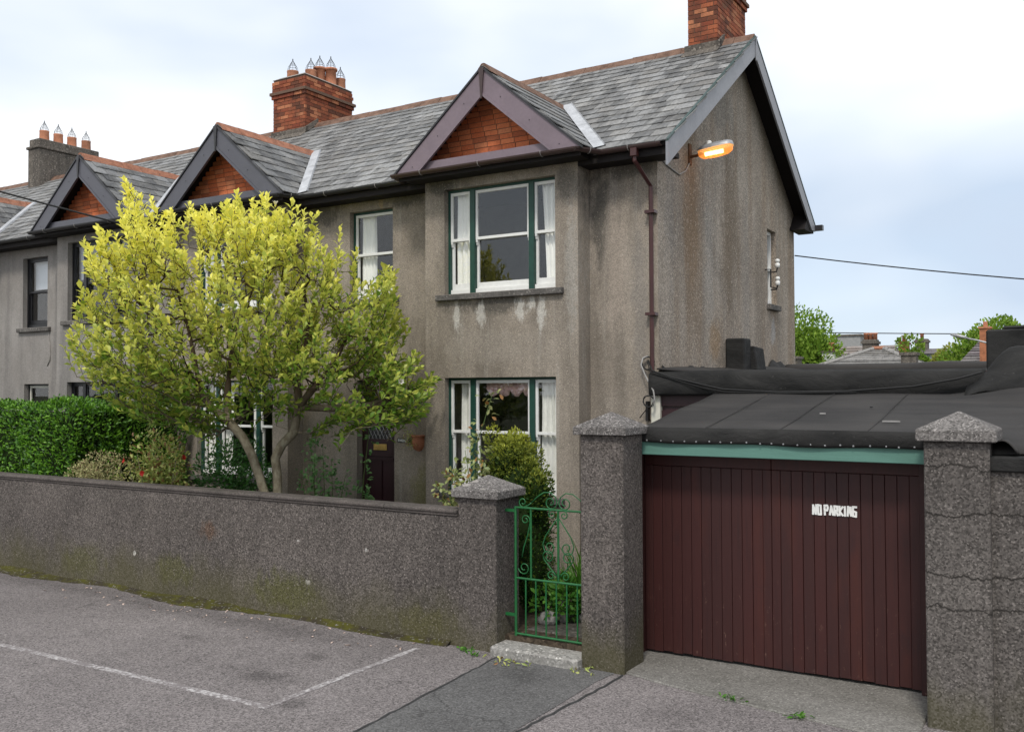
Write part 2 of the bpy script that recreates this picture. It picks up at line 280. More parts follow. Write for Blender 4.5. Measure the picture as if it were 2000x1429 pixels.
# lit lamp bowl
m = NT('lamp_bowl'); m.col((.85,.4,.14)).rough(.25); m.b.inputs['Emission Color'].default_value = (1,.36,.07,1); m.b.inputs['Emission Strength'].default_value = .55
tr = m.n('ShaderNodeBsdfTransparent'); tr.inputs[0].default_value = (1,.75,.5,1); x = m.n('ShaderNodeMixShader'); x.inputs[0].default_value = .45; m.l(m.b.outputs[0],x.inputs[1]); m.l(tr.outputs[0],x.inputs[2]); m.l(x.outputs[0],m.out.inputs[0]); M['lamp_bowl'] = m.m
m = NT('lamp_tube'); m.col((1,.8,.5)); m.b.inputs['Emission Color'].default_value = (1,.72,.35,1); m.b.inputs['Emission Strength'].default_value = 9; M['lamp_tube'] = m.m

def leafmat(name, a, b, trans=.35, rough=.5, spec=.35, attr=False, c3=None):
    """leaf: colour from the leaf's own tint attribute or at random per leaf; light passes through"""
    m = NT(name); r = m.n('ShaderNodeNewGeometry').outputs['Random Per Island']
    if attr:
        at = m.n('ShaderNodeAttribute'); at.attribute_name = 'tint'; c = m.mix(at.outputs['Fac'], a, b)
    else: c = m.mix(r, a, b)
    if c3: c = m.mix(m.ramp(m.math('FRACT', m.math('MULTIPLY', r, 9.7)), .8, .85), c, c3)
    c = m.mix(.25, c, m.ramp(m.math('FRACT', m.math('MULTIPLY', r, 5.3)), 0, 1, (.25,.25,.25), (.75,.75,.75)), 'OVERLAY')
    m.col(c).rough(rough, spec)
    t = m.n('ShaderNodeBsdfTranslucent'); m.l(c, t.inputs[0]); x = m.n('ShaderNodeMixShader'); x.inputs[0].default_value = trans
    m.l(m.b.outputs[0], x.inputs[1]); m.l(t.outputs[0], x.inputs[2]); m.l(x.outputs[0], m.out.inputs[0]); return m.m
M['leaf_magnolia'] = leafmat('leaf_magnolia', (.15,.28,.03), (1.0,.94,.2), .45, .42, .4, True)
M['leaf_hedge'] = leafmat('leaf_hedge', (.04,.14,.012), (.19,.4,.03), .3, .4, .4, c3=(.03,.08,.012))
M['leaf_dark'] = leafmat('leaf_dark', (.03,.11,.02), (.09,.24,.045), .25, .35, .45)
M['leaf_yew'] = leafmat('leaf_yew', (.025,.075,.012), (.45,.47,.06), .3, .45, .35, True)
M['leaf_pale'] = leafmat('leaf_pale', (.3,.3,.13), (.58,.54,.28), .3, .6, .25, c3=(.2,.12,.07))
M['leaf_camellia'] = leafmat('leaf_camellia', (.24,.33,.07), (.62,.62,.2), .3, .35, .45, c3=(.3,.16,.07))
M['leaf_rose'] = leafmat('leaf_rose', (.08,.22,.06), (.22,.4,.15), .35, .4, .4)
M['leaf_rose_pale'] = leafmat('leaf_rose_pale', (.2,.27,.09), (.4,.42,.17), .35, .4, .4, c3=(.35,.18,.06))
M['leaf_blade'] = leafmat('leaf_blade', (.05,.17,.02), (.13,.3,.04), .4, .45, .35)
M['leaf_far'] = leafmat('leaf_far', (.1,.2,.02), (.26,.38,.05), .35, .6, .2)
M['leaf_far_yellow'] = leafmat('leaf_far_yellow', (.24,.3,.05), (.42,.42,.1), .35, .6, .2)
M['flower_red'] = leafmat('flower_red', (.45,.02,.02), (.6,.05,.03), .3, .5, .3)
M['flower_white'] = leafmat('flower_white', (.8,.78,.74), (.85,.8,.76), .4, .6, .3)
M['bark'] = plain('bark', (.2,.175,.125), .9, .15, .5, 14, .6, (1,1,.6))
m = NT('bark_magnolia'); z = m.sep(m.P(), 2); n = m.noise(m.P((1,1,.6)), 14, 5, .65); c = m.mix(m.ramp(n,.35,.65), (.13,.105,.07), (.26,.235,.17)); c = m.mix(m.ramp(m.math('MULTIPLY',z,.25), .55, .72), c, (.075,.052,.034)); m.col(c).rough(.9,.15); m.bump(n,.6,.01); M['bark_magnolia'] = m.m
M['bark_dark'] = plain('bark_dark', (.07,.05,.035), .9, .15, .4, 14, .4)
M['stem_green'] = plain('stem_green', (.08,.12,.04), .8, .2, .3, 14, .1)
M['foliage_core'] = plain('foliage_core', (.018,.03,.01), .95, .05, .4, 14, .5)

# ------------------------------------------------------------------ mesh helpers
def link(o, parent=None):
    COL.objects.link(o)
    if parent is not None:
        o.parent = parent; o.matrix_parent_inverse = WM[parent.name].inverted()
    WM[o.name] = o.matrix_basis.copy() if parent is None else o.matrix_basis.copy()
    return o
WM = {}
class MB:
    """collects geometry, builds ONE mesh object"""
    def __init__(s): s.v = []; s.f = []
    def add(s, vs, fs):
        k = len(s.v); s.v += [tuple(q) for q in vs]; s.f += [tuple(i+k for i in f) for f in fs]; return s
    def box(s, x0,x1,y0,y1,z0,z1):
        return s.add([(x0,y0,z0),(x1,y0,z0),(x1,y1,z0),(x0,y1,z0),(x0,y0,z1),(x1,y0,z1),(x1,y1,z1),(x0,y1,z1)],
                     [(0,3,2,1),(4,5,6,7),(0,1,5,4),(1,2,6,5),(2,3,7,6),(3,0,4,7)])
    def hexa(s, a):      # 8 corners: bottom ring then top ring
        return s.add(a, [(0,3,2,1),(4,5,6,7),(0,1,5,4),(1,2,6,5),(2,3,7,6),(3,0,4,7)])
    def prism(s, poly, axis, a, b):   # 2-D polygon extruded along an axis ('x': poly=(y,z), 'y': poly=(x,z), 'z': poly=(x,y))
        def P(p, t): return {'x':(t,p[0],p[1]), 'y':(p[0],t,p[1]), 'z':(p[0],p[1],t)}[axis]
        n = len(poly); vs = [P(p,a) for p in poly] + [P(p,b) for p in poly]
        fs = [tuple(range(n)), tuple(range(2*n-1,n-1,-1))] + [(i,(i+1)%n,(i+1)%n+n,i+n)[::-1] for i in range(n)]
        return s.add(vs, fs)
    def tube(s, pts, r, n=6, cap=True, flat=None):
        pts = [Vector(p) for p in pts]; rs = r if isinstance(r, (list,tuple)) else [r]*len(pts)
        vs = []; fs = []; up = None
        for i, p in enumerate(pts):
            d = (pts[min(i+1,len(pts)-1)] - pts[max(i-1,0)])
            if d.length < 1e-9: d = Vector((0,0,1))
            d.normalize()
            if up is None: up = Vector((0,0,1)) if abs(d.z) < .9 else Vector((1,0,0))
            a = d.cross(up)
            if a.length < 1e-6: a = d.cross(Vector((0,1,0)))
            a.normalize(); b = a.cross(d).normalized(); up = b
            for k in range(n):
                t = 2*math.pi*k/n; vs.append(p + (a*math.cos(t) + b*math.sin(t))*rs[i])
        for i in range(len(pts)-1):
            for k in range(n): fs.append((i*n+k, i*n+(k+1)%n, (i+1)*n+(k+1)%n, (i+1)*n+k))
        if cap: fs += [tuple(range(n))[::-1], tuple(range((len(pts)-1)*n, len(pts)*n))]
        return s.add(vs, fs)
    def lathe(s, c, prof, n=16, cap=True):   # prof: (r,z) list
        vs = []; fs = []
        for r_, z_ in prof:
            for k in range(n):
                t = 2*math.pi*k/n; vs.append((c[0]+r_*math.cos(t), c[1]+r_*math.sin(t), c[2]+z_))
        for i in range(len(prof)-1):
            for k in range(n): fs.append((i*n+k, i*n+(k+1)%n, (i+1)*n+(k+1)%n, (i+1)*n+k))
        if cap: fs += [tuple(range(n))[::-1], tuple(range((len(prof)-1)*n, len(prof)*n))]
        return s.add(vs, fs)
    def mesh(s, name, mat, smooth=False, weld=False):
        me = bpy.data.meshes.new(name); me.from_pydata(s.v, [], s.f); 
        bm = bmesh.new(); bm.from_mesh(me)
        if weld: bmesh.ops.remove_doubles(bm, verts=bm.verts, dist=1e-4)
        bmesh.ops.recalc_face_normals(bm, faces=bm.faces); bm.to_mesh(me); bm.free()
        if mat is not None: me.materials.append(M[mat] if isinstance(mat, str) else mat)
        if smooth: me.polygons.foreach_set('use_smooth', [True]*len(me.polygons))
        me.update(); return me
    def build(s, name, mat, parent=None, smooth=False, bevel=0, weld=False, seg=1):
        o = bpy.data.objects.new(name, s.mesh(name, mat, smooth, weld)); link(o, parent)
        if bevel:
            b = o.modifiers.new('bevel','BEVEL'); b.width = bevel; b.segments = seg; b.limit_method = 'ANGLE'
        return o
def tag(o, label=None, cat=None, group=None, kind=None):
    if label: o['label'] = label
    if cat: o['category'] = cat
    if group: o['group'] = group
    if kind: o['kind'] = kind
    return o
def thing(name, loc, label, cat, group=None):
    o = bpy.data.objects.new(name, None); o.empty_display_size = .2; o.location = loc
    o.matrix_basis = Matrix.Translation(loc); link(o); return tag(o, label, cat, group)
def inst(name, me, mw, parent):
    """one more object of shared mesh data"""
    o = bpy.data.objects.new(name, me); o.matrix_basis = mw; link(o, parent); return o
def sheet(name, x0,x1,y0,y1,z, mat, thick=.2, parent=None, kind='structure'):
    o = MB().box(x0,x1,y0,y1,z-thick,z).build(name, mat, parent)
    if kind: o['kind'] = kind
    return o
def wall_grid(mb, u0,u1,z0,z1, holes, face, depth, axis, inward):
    """wall with real openings: outer face at `face`, reveals `depth` deep; axis 'y' = wall facing -Y (u is X), 'x' = wall facing +X (u is Y)"""
    us = sorted({u0,u1,*[h[0] for h in holes],*[h[1] for h in holes]}); zs = sorted({z0,z1,*[h[2] for h in holes],*[h[3] for h in holes]})
    def P(u, z, d):
        t = face + inward*d
        return (u,t,z) if axis == 'y' else (t,u,z)
    def hole(u,z): return any(h[0] < u < h[1] and h[2] < z < h[3] for h in holes)
    for d in (0, depth):
        for i in range(len(us)-1):
            for j in range(len(zs)-1):
                if hole((us[i]+us[i+1])/2, (zs[j]+zs[j+1])/2): continue
                mb.add([P(us[i],zs[j],d),P(us[i+1],zs[j],d),P(us[i+1],zs[j+1],d),P(us[i],zs[j+1],d)], [(0,1,2,3)])
    for h in list(holes)+[(u0,u1,z0,z1)]:
        c = [(h[0],h[2]),(h[1],h[2]),(h[1],h[3]),(h[0],h[3])]
        for a, b in zip(c, c[1:]+c[:1]): mb.add([P(*a,0),P(*b,0),P(*b,depth),P(*a,depth)], [(0,1,2,3)])

# ------------------------------------------------------------------ ground, road
sheet('ground', -400,400,-300,600,-.03,'ground',.3)
sheet('road', -40,14,-14,8.62,0,'asphalt',.02)
MB().prism([(-5.33,8.62),(-5.30,8.1),(-5.22,7.2),(-5.14,5.9),(-5.06,4.4),(-3.95,4.4),(-4.07,5.9),(-4.05,7.2),(-4.06,8.1),(-4.0,8.62)],'z',-.012,.005).build('road_patch','asphalt_patch')['kind'] = 'structure'
rr = random.Random(9); e0 = []; e1 = []
for yy in np.arange(4.4,8.5,.1): e0.append((-5.06-.27*((yy-4.4)/4.2)+rr.uniform(-.012,.012),yy)); e1.append((-3.98-.06*math.sin((yy-4.4)*1.1)+rr.uniform(-.01,.01),yy))
for e in (e0,e1):
    MB().tube([(x,y,.0) for x,y in e],.014,5).build('road_seam','seam')['kind'] = 'structure'
def painted(name, pts, w, z, label):
    mb = MB(); n = len(pts)
    for i in range(n-1):
        a = Vector(pts[i]); b = Vector(pts[i+1]); d = (b-a).normalized(); q = Vector((-d.y,d.x))*w/2
        mb.prism([tuple(a-q),tuple(b-q),tuple(b+q),tuple(a+q)],'z',z-.004,z)
    o = mb.build(name,'paintline'); tag(o, label, 'road marking'); return o
painted('parking_line', [(-6.20,5.97),(-11.0,5.9),(-24,5.84)], .085, .004, 'long worn white parking bay line running along the road')
painted('parking_line', [(-6.235,6.03),(-6.245,7.0),(-6.235,8.14)], .075, .0045, 'short white parking bay line running out from the garden wall')
# mossy edge along the wall foot
mb = MB(); rr = random.Random(3); xs = np.arange(-24, -5.9, .12); prof = []
for i in range(len(xs)-1):
    a = .1 + .09*math.sin(xs[i]*1.7) + .05*rr.random(); b = .1 + .09*math.sin(xs[i+1]*1.7) + .05*rr.random()
    if i == 0: pb = a
    a = pb; pb = b
    k = lambda q: .45+.75*max(0, min(1, (-6.3-q)/2)); a *= k(xs[i]); b2 = b*k(xs[i+1])
    mb.add([(xs[i],8.45,.045+.02*math.sin(xs[i]*3)),(xs[i+1],8.45,.045+.02*math.sin(xs[i+1]*3)),(xs[i+1],8.43-b2,.003),(xs[i],8.43-a,.003)], [(0,1,2,3)])
m = NT('moss_edge'); p = m.P(); c = m.mix(m.ramp(m.noise(p, 3.5, 5, .7), .4, .6), (.05,.042,.03), (.085,.082,.018)); c = m.mix(m.ramp(m.noise(p, 30, 3), .6, .68), c, (.2,.19,.17)); m.col(c).rough(.95,.1); m.bump(m.noise(p, 40, 4, .7), 1, .02); M['moss_edge'] = m.m
tag(mb.build('moss_strip','moss_edge',weld=True,smooth=True), 'strip of moss and grit along the foot of the garden wall','moss',kind='stuff')
# concrete apron before the garage, step at the gate
MB().prism([(-3.95,8.48),(-3.5,8.34),(-2.9,8.22),(-2.2,8.1),(-1.6,8.0),(-1.22,8.0),(-1.22,9.4),(-4.1,9.4),(-4.1,8.75)],'z',-.02,.018).build('garage_apron','concrete',bevel=.01)['kind'] = 'structure'
sheet('garden_soil', -26,-4.4,8.6,11.9,.16,'soil',.3)
sheet('side_ground', -4.4,6,8.62,19,.004,'path',.1)

# ------------------------------------------------------------------ front garden wall, pillars, gate
wall = thing('garden_wall', (-12,8.5,0), 'long dark pebble-dashed garden wall in front of the terrace', 'wall')
MB().box(-26,-5.88,8.44,8.62,-.02,1.4).build('wall_body','dash',wall)
x = -26.0; k = 0
while x < -5.92:
    L_ = min(random.uniform(2.0,2.4), -5.9-x)
    MB().prism([(8.425,1.405),(8.64,1.405),(8.64,1.425),(8.655,1.43),(8.655,1.47),(8.63,1.485),(8.44,1.485),(8.408,1.468),(8.408,1.44),(8.425,1.434)],'x',x+.003,x+L_-.003).build('coping_stone','coping',wall,bevel=.006); x += L_
def pillar(x0,x1,y0,y1,zc,hc,label,over=.055,peak=.15,mat='dash_pillar'):
    t = thing('gate_pillar', ((x0+x1)/2,(y0+y1)/2,0), label, 'pillar', 'gate pillars')
    MB().box(x0,x1,y0,y1,-.02,zc).build('shaft',mat,t,bevel=.012)
    a0,a1,b0,b1 = x0-over,x1+over,y0-over,y1+over; cx,cy = (x0+x1)/2,(y0+y1)/2
    MB().add([(a0,b0,zc),(a1,b0,zc),(a1,b1,zc),(a0,b1,zc),(a0,b0,zc+hc),(a1,b0,zc+hc),(a1,b1,zc+hc),(a0,b1,zc+hc),(cx,cy,zc+hc+peak)],
      [(0,3,2,1),(0,1,5,4),(1,2,6,5),(2,3,7,6),(3,0,4,7),(4,5,8),(5,6,8),(6,7,8),(7,4,8)]).build('cap','cap',t,bevel=.008)
    return t
p1 = pillar(-5.89,-5.40,8.42,8.9,1.62,.085,'shorter dark pebble-dashed pillar at the end of the garden wall')
p2 = pillar(-4.39,-3.92,8.42,8.9,2.33,.08,'tall pebble-dashed pillar between the green gate and the garage')
p3 = pillar(-1.19,-.70,8.42,8.9,2.35,.095,'tall cracked pebble-dashed pillar to the right of the garage door',mat='dash_cracked')
for q,(x,y,z,a,b) in enumerate(((-5.78,8.42,1.715,.05,.03),(-5.66,8.52,1.765,.04,.03))):   # lichen patches on the short pillar's cap
    pass
rw = thing('side_wall', (1,8.6,0), 'dark cracked pebble-dashed wall at the right edge behind the tall pillar', 'wall')
MB().box(-.7,6,8.5,8.75,-.02,2.13).build('wall_body','dash_cracked',rw)
MB().box(-.72,6,8.46,8.8,2.11,2.235).build('felt_edge','felt_black',rw,bevel=.015)
st = MB().box(-5.41,-4.38,8.30,8.87,-.02,.105).build('gate_step','step',bevel=.02); st['kind'] = 'structure'
gate = thing('garden_gate', (-4.9,8.6,.1), 'green wrought-iron garden gate with scrolls between two pillars', 'gate')
GY = 8.62
def bar(a, b, r, name): MB().tube([a,b],r,6).build(name,'gate_green',gate)
gx0, gx1 = -5.275, -4.41
bar((gx0,GY,.14),(gx0,GY,1.535),.015,'stile'); bar((gx1,GY,.14),(gx1,GY,1.5),.015,'stile')
for z in (.185,.775,1.525): bar((gx0,GY,z),(gx1,GY,z-.0),.0125,'rail')
n = 7
for i in range(1,n): xx = gx0+(gx1-gx0)*i/n; bar((xx,GY,.185),(xx,GY,.775),.0085,'bar')
for xx in (gx0+.19, gx0+.52): bar((xx,GY,.775),(xx,GY,1.525),.012,'upright')
def spiral(c, r0, turns, a0, sgn, n=22):
    return [(c[0]+r0*(1-.72*i/n)*math.cos(a0+sgn*turns*2*math.pi*i/n), GY-.004, c[1]+r0*(1-.72*i/n)*math.sin(a0+sgn*turns*2*math.pi*i/n)) for i in range(n+1)]
def scroll(pts, r=.0065): MB().tube(pts,r,5).build('scroll','gate_green',gate,smooth=True)
xm = gx0+.52
for sg in (-1,1):
    def mir(P): return [(xm+sg*(q[0]-xm),q[1],q[2]) for q in P]
    # top crest
    scroll(mir(spiral((xm+.085,1.60),.075,1.35,math.pi*.95,1)[::-1] + [(xm+.03,GY,1.66),(xm+.09,GY,1.705),(xm+.17,GY,1.70),(xm+.25,GY,1.65),(xm+.32,GY,1.585)]))
    if sg < 0: scroll(mir([(xm+.32,GY,1.585),(xm+.37,GY,1.55)] + spiral((xm+.425,1.585),.055,1.25,-2.2,1)))
    scroll(mir(spiral((xm+.07,1.475),.045,1.2,1.5,-1)))
    # heart over heart
    scroll(mir([(xm+.01,GY,1.44),(xm+.07,GY,1.36),(xm+.15,GY,1.25),(xm+.185,GY,1.16),(xm+.165,GY,1.09)] + spiral((xm+.105,1.135),.07,1.15,-.75,-1)))
    scroll(mir([(xm+.005,GY,.83),(xm+.09,GY,.91),(xm+.17,GY,1.0),(xm+.185,GY,1.05)] + spiral((xm+.115,1.03),.07,1.15,.3,1)))
    scroll(mir(spiral((xm+.085,.84),.05,1.3,math.pi,-1)))
scroll(spiral((gx0+.125,1.40),.055,1.3,-.2,1)[::-1] + [(gx0+.18,GY,1.37),(gx0+.15,GY,1.24),(gx0+.10,GY,1.1),(gx0+.08,GY,1.0)])
scroll(spiral((gx0+.105,.89),.072,1.3,3.3,1))
for z in (.38,1.49): MB().box(gx0-.125,gx0+.005,GY-.012,GY+.012,z-.015,z+.015).build('hinge','gate_green',gate)
MB().box(gx1-.005,gx1+.035,GY-.012,GY+.012,.83,.85).build('latch','white',gate)

# ------------------------------------------------------------------ terrace houses
YF, YB, YE, YR, ZE, SL = 11.55, 11.2, 11.2, 14.9, 5.97, .67
ZR = ZE + SL*(YR-YE); BH = 1.28; DSL = .853; DZ = 7.27; YD = 10.86
def zmain(y): return ZE + SL*(y-YE) if y <= YR else ZR - SL*(y-YR)
SLATE_ME = []
def slate_meshes():
    for k in range(4):
        rr = random.Random(k); w, l, t = .1365, .46, .014
        c1, c2 = rr.uniform(0,.018)*(k>1), rr.uniform(0,.018)*(k==3)
        mb = MB().add([(-w,0,0),(w*.5,-.004*k,0),(w,c2,0),(w,l,0),(-w,l,0),(-w,c1,t),(w*.5,-.004*k,t),(w,c2,t),(w,l,t),(-w,l,t)],
          [(4,3,2,1,0),(5,6,7,8,9),(0,1,6,5),(1,2,7,6),(2,3,8,7),(3,4,9,8),(4,0,5,9)])
        SLATE_ME.append((mb.mesh('slate','slate'), mb.mesh('slate','slate_dormer'), mb))
slate_meshes()
def lay_slates(placed, parent_ind, budget, joined_parent, cols, rng):
    """placed: list of (matrix, dormer?, parent). nearest `budget` become objects, the rest one joined part"""
    def dist(i):
        mw = placed[i][0]; p = mw.translation; n = mw.col[2].to_3d()
        return (p-cam.matrix_world.translation).length + (1000 if n.dot(cam.matrix_world.translation-p) < 0 else 0)
    key = sorted(range(len(placed)), key=dist)
    ind = set(key[:budget]); joined = {}
    for i, (mw, dm, par) in enumerate(placed):
        k = rng.randrange(4)
        if i in ind: inst('slate', SLATE_ME[k][1 if dm else 0], mw, par)
        else:
            mb = joined.setdefault((par.name, dm), (MB(), par))[0]
            mb.add([mw @ Vector(v) for v in SLATE_ME[k][2].v], SLATE_ME[k][2].f)
    for (pn, dm), (mb, par) in joined.items():
        me = bpy.data.meshes.new('slates'); me.from_pydata(mb.v, [], mb.f); me.materials.append(M['slate_dormer' if dm else 'slate'])
        o = bpy.data.objects.new('slates', me); link(o, par); o['kind'] = 'stuff'
def slope_frame(up, along):
    up = Vector(up).normalized(); along = Vector(along).normalized(); nrm = along.cross(up).normalized()
    if nrm.z < 0: nrm = -nrm; along = -along
    return along, up, nrm
BRICK = {}
def brick_me(mat):
    if mat not in BRICK: BRICK[mat] = MB().box(-.5,.5,-.5,.5,-.5,.5).mesh('brick', mat)
    return BRICK[mat]
def put_brick(mat, c, d, parent, rng, axis='y'):
    j = rng.uniform(-.002,.002)
    mw = Matrix.Translation((c[0]+(j if axis=='x' else 0), c[1]+(j if axis=='y' else 0), c[2])) @ Matrix.Rotation(rng.uniform(-.006,.006),4,'Y') @ Matrix.Diagonal((d[0],d[1],d[2],1))
    inst('brick', brick_me(mat), mw, parent)
def brick_course(mat, face, axis, u0, u1, z, out, parent, rng, off, bl=.225, h=.066, t=.05):
    u = u0 - (bl/2 if off else 0)
    while u < u1-.02:
        a, b = max(u,u0), min(u+bl-.011, u1)
        if b-a > .03:
            if axis == 'y': put_brick(mat, ((a+b)/2, face-out+t/2*(1 if out>-9 else 1), z+h/2), (b-a,t,h), parent, rng)
            elif axis == 'x': put_brick(mat, (face+out-t/2, (a+b)/2, z+h/2), (t,b-a,h), parent, rng, 'x')
        u += bl
def chimney(house, x0,x1,y0,y1,zb,zt, pots, seed, courses=None):
    rng = random.Random(seed)
    ch = MB().box(x0+.008,x1-.008,y0+.008,y1-.008,zb-.5,zt-.02).build('chimney','mortar_stack',house)
    nz = int((zt-zb)/.076)
    for k in range(-3, nz):
        z = zb + k*.076; top = nz-k
        out = .0
        if top == 5: out = .03
        if top == 4: out = .055
        if top <= 3: out = .02
        if z < zb - .25: continue
        brick_course('brick_stack', y0, 'y', x0-out, x1+out, z, out, ch, rng, k%2)
        brick_course('brick_stack', x1, 'x', y0-out+.052, y1+out, z, out, ch, rng, (k+1)%2)
    MB().box(x0-.06,x1+.06,y0-.06,y1+.06,zb+(nz-4)*.076+.002,zb+(nz-4)*.076+.06).build('corbel_band','mortar_stack',ch)
    MB().hexa([(x0-.015,y0-.015,zt-.03),(x1+.015,y0-.015,zt-.03),(x1+.015,y1,zt-.03),(x0-.015,y1,zt-.03),(x0+.12,y0+.12,zt+.05),(x1-.12,y0+.12,zt+.05),(x1-.12,y1-.12,zt+.05),(x0+.12,y1-.12,zt+.05)]).build('flaunching','flaunch',ch)
    for (px,py,h,r,lip,old) in pots: pot(ch, px,py,zt+.0,h,r,lip,old)
    # lead apron where the stack meets the slates
    MB().prism([(y0-.2,zmain(y0-.2)+.03),(y0+.01,zmain(y0)+.03),(y0+.01,zmain(y0)+.14),(y0-.012,zmain(y0)+.14),(y0-.012,zmain(y0)+.04),(y0-.2,zmain(y0-.2)+.036)],'x',x0-.06,x1+.06).build('flashing','stack',ch)
    yy = min(y1, YR+.25)
    MB().prism([(y0-.05,zmain(y0-.05)+.03),(YR,zmain(YR)+.05),(YR,zmain(YR)+.16),(y0-.05,zmain(y0-.05)+.15)],'x',x1+.022,x1+.06).build('flashing','stack',ch)
    return ch
def pot(ch, px,py,z,h,r,lip,old):
    prof = [(r*1.06,0),(r*1.0,h*.15),(r*.95,h-.05)] + ([(r*1.18,h-.045),(r*1.2,h-.02),(r*1.18,h)] if lip else [(r*.97,h-.03),(r*1.0,h)]) + [(r*.8,h),(r*.78,h-.12)]
    p = MB().lathe((px,py,z),prof,14,False).build('chimney_pot','terracotta_old' if old else 'terracotta',ch,smooth=True)
    g = MB()
    for k in range(8):
        t = 2*math.pi*k/8; g.tube([(px+r*.95*math.cos(t),py+r*.95*math.sin(t),z+h-.02),(px+r*.75*math.cos(t),py+r*.75*math.sin(t),z+h+.09),(px,py,z+h+.25)],.004,4)
    for zz,rr_ in ((.05,.85),(.11,.62),(.17,.36)): g.tube([(px+r*rr_*math.cos(t),py+r*rr_*math.sin(t),z+h+zz) for t in np.linspace(0,2*math.pi,13)],.003,4,False)
    g.tube([(px,py,z+h+.24),(px,py,z+h+.28)],.011,5)
    g.build('bird_guard','wire',ch)

def curtain(win, x0,x1,z0,z1,y,mat,side=0,folds=7,seed=0):
    """hanging folds; side>0: gathered to the right towards the bottom, <0: to the left"""
    rng = random.Random(seed); nx, nz = folds*6, 8; mb = MB(); vs = []
    ph = rng.uniform(0,6)
    for j in range(nz+1):
        v = j/nz; pinch = .30*abs(side)*math.sin(v*math.pi*.5)**1.5 if side else 0
        for i in range(nx+1):
            u = i/nx; a, b = x0, x1
            if side > 0: a = x0+(x1-x0)*pinch*(1 if True else 0)
            if side < 0: b = x1-(x1-x0)*pinch
            vs.append((a+(b-a)*u+.006*math.sin(v*5+i), y+.022*math.sin(u*folds*2*math.pi+ph+v*.6)+.008*math.sin(u*folds*4.7*math.pi+v), z1+(z0-z1)*v))
    fs = [(j*(nx+1)+i, j*(nx+1)+i+1, (j+1)*(nx+1)+i+1, (j+1)*(nx+1)+i) for j in range(nz) for i in range(nx)]
    mb.add(vs, fs).build('curtain', mat, win, smooth=True)
def window(house, lights, x0,x1,z0,z1, yf, rail, frame='green', sash='white', sillmat='sill', curt=(), sill=True, blind=None, wide=.1):
    y = yf+.10
    f = MB(); f.box(x0,x0+.035,y,y+.10,z0,z1); f.box(x1-.035,x1,y,y+.10,z0,z1); f.box(x0+.035,x1-.035,y,y+.10,z1-.035,z1)
    for a, b in zip(lights, lights[1:]): f.box(a[1]+.001,b[0]-.001,y-.012,y+.10,z0+.002,z1-.035)
    w = f.build('window', frame, house)
    bb = .075
    for (a,b) in lights:
        MB().box(a,b,y+.012,y+.10,z0+.002,z0+bb-.004).build('sub_sill', sash, w, bevel=.003)
        for up in (0,1):
            za, zb = (rail-.02, z1-.037) if up else (z0+bb, rail+.02); yy = y+.012 if up else y+.05; t = .034; sw = .038
            top, bot = (.045,.042) if up else (.04,.085)
            s = MB(); s.box(a,a+sw,yy,yy+t,za,zb); s.box(b-sw,b,yy,yy+t,za,zb); s.box(a+sw,b-sw,yy+.001,yy+t-.001,zb-top,zb); s.box(a+sw,b-sw,yy-.001,yy+t-.001,za,za+bot)
            if up:   # moulded horns below the meeting rail
                for hx in (a+.002,b-sw+.002): s.prism([(yy,za),(yy+t,za),(yy+t,za-.085),(yy+t*.6,za-.075),(yy+t*.35,za-.045),(yy+.003,za-.035)],'x',hx,hx+sw-.006)
            so = s.build('sash', sash, w, bevel=.003)
            MB().box(a+sw-.004,b-sw+.004,yy+.014,yy+.018,za+bot-.004,zb-top+.004).build('pane','glass',w)
    if sill: MB().hexa([(x0-.13,yf-.07,z0-.095),(x1+.13,yf-.07,z0-.095),(x1+.13,yf+.12,z0-.095),(x0-.13,yf+.12,z0-.095),(x0-.13,yf-.07,z0-.012),(x1+.13,yf-.07,z0-.012),(x1+.13,yf+.12,z0+.004),(x0-.13,yf+.12,z0+.004)]).build('sill', sillmat, w, bevel=.008)
    for k,c in enumerate(curt): curtain(w, c[0],c[1],z0+.05 if len(c)<5 else c[4],z1-.03,y+.122,c[2],c[3],max(2,int((c[1]-c[0])/.075)),k+int(abs(x0*10)))
    if blind: MB().box(x0+.05,x1-.05,y+.16,y+.166,blind,z1-.03).build('blind','blind_white',w)
    return w

def gutter_run(house, pts, mat, clips=True, r=.055, z=5.935):
    for a, b in zip(pts, pts[1:]):
        a = Vector((a[0],a[1],z)); b = Vector((b[0],b[1],z)); d = (b-a).normalized(); s = Vector((d.y,-d.x,0)); n = 9
        a2, b2 = a - d*.03, b + d*.03; vs = []; fs = []
        for p in (a2,b2):
            for rr_ in (r, r-.008):
                for k in range(n):
                    t = math.pi*k/(n-1); vs.append(p + s*math.cos(t)*rr_ - Vector((0,0,1))*math.sin(t)*rr_)
        for k in range(n-1):
            fs += [(k,k+1,2*n+k+1,2*n+k),(n+k+1,n+k,3*n+k,3*n+k+1),(k+1,k,n+k,n+k+1),(2*n+k,2*n+k+1,3*n+k+1,3*n+k)]
        fs += [(0,2*n,3*n,n),(n-1,2*n-1,4*n-1,3*n-1)]
        g = MB().add(vs,fs).build('gutter',mat,house,smooth=False)
        if clips:
            L_ = (b-a).length; m_ = max(1,int(L_/.9))
            for k in range(m_):
                p = a + d*(L_*(k+.5)/m_)
                MB().tube([p+s*math.cos(t)*(r+.004)-Vector((0,0,1))*math.sin(t)*(r+.004) for t in np.linspace(-.15,math.pi*.62,7)],.006,4).build('gutter_clip','clip' if k%1==0 else mat,g)

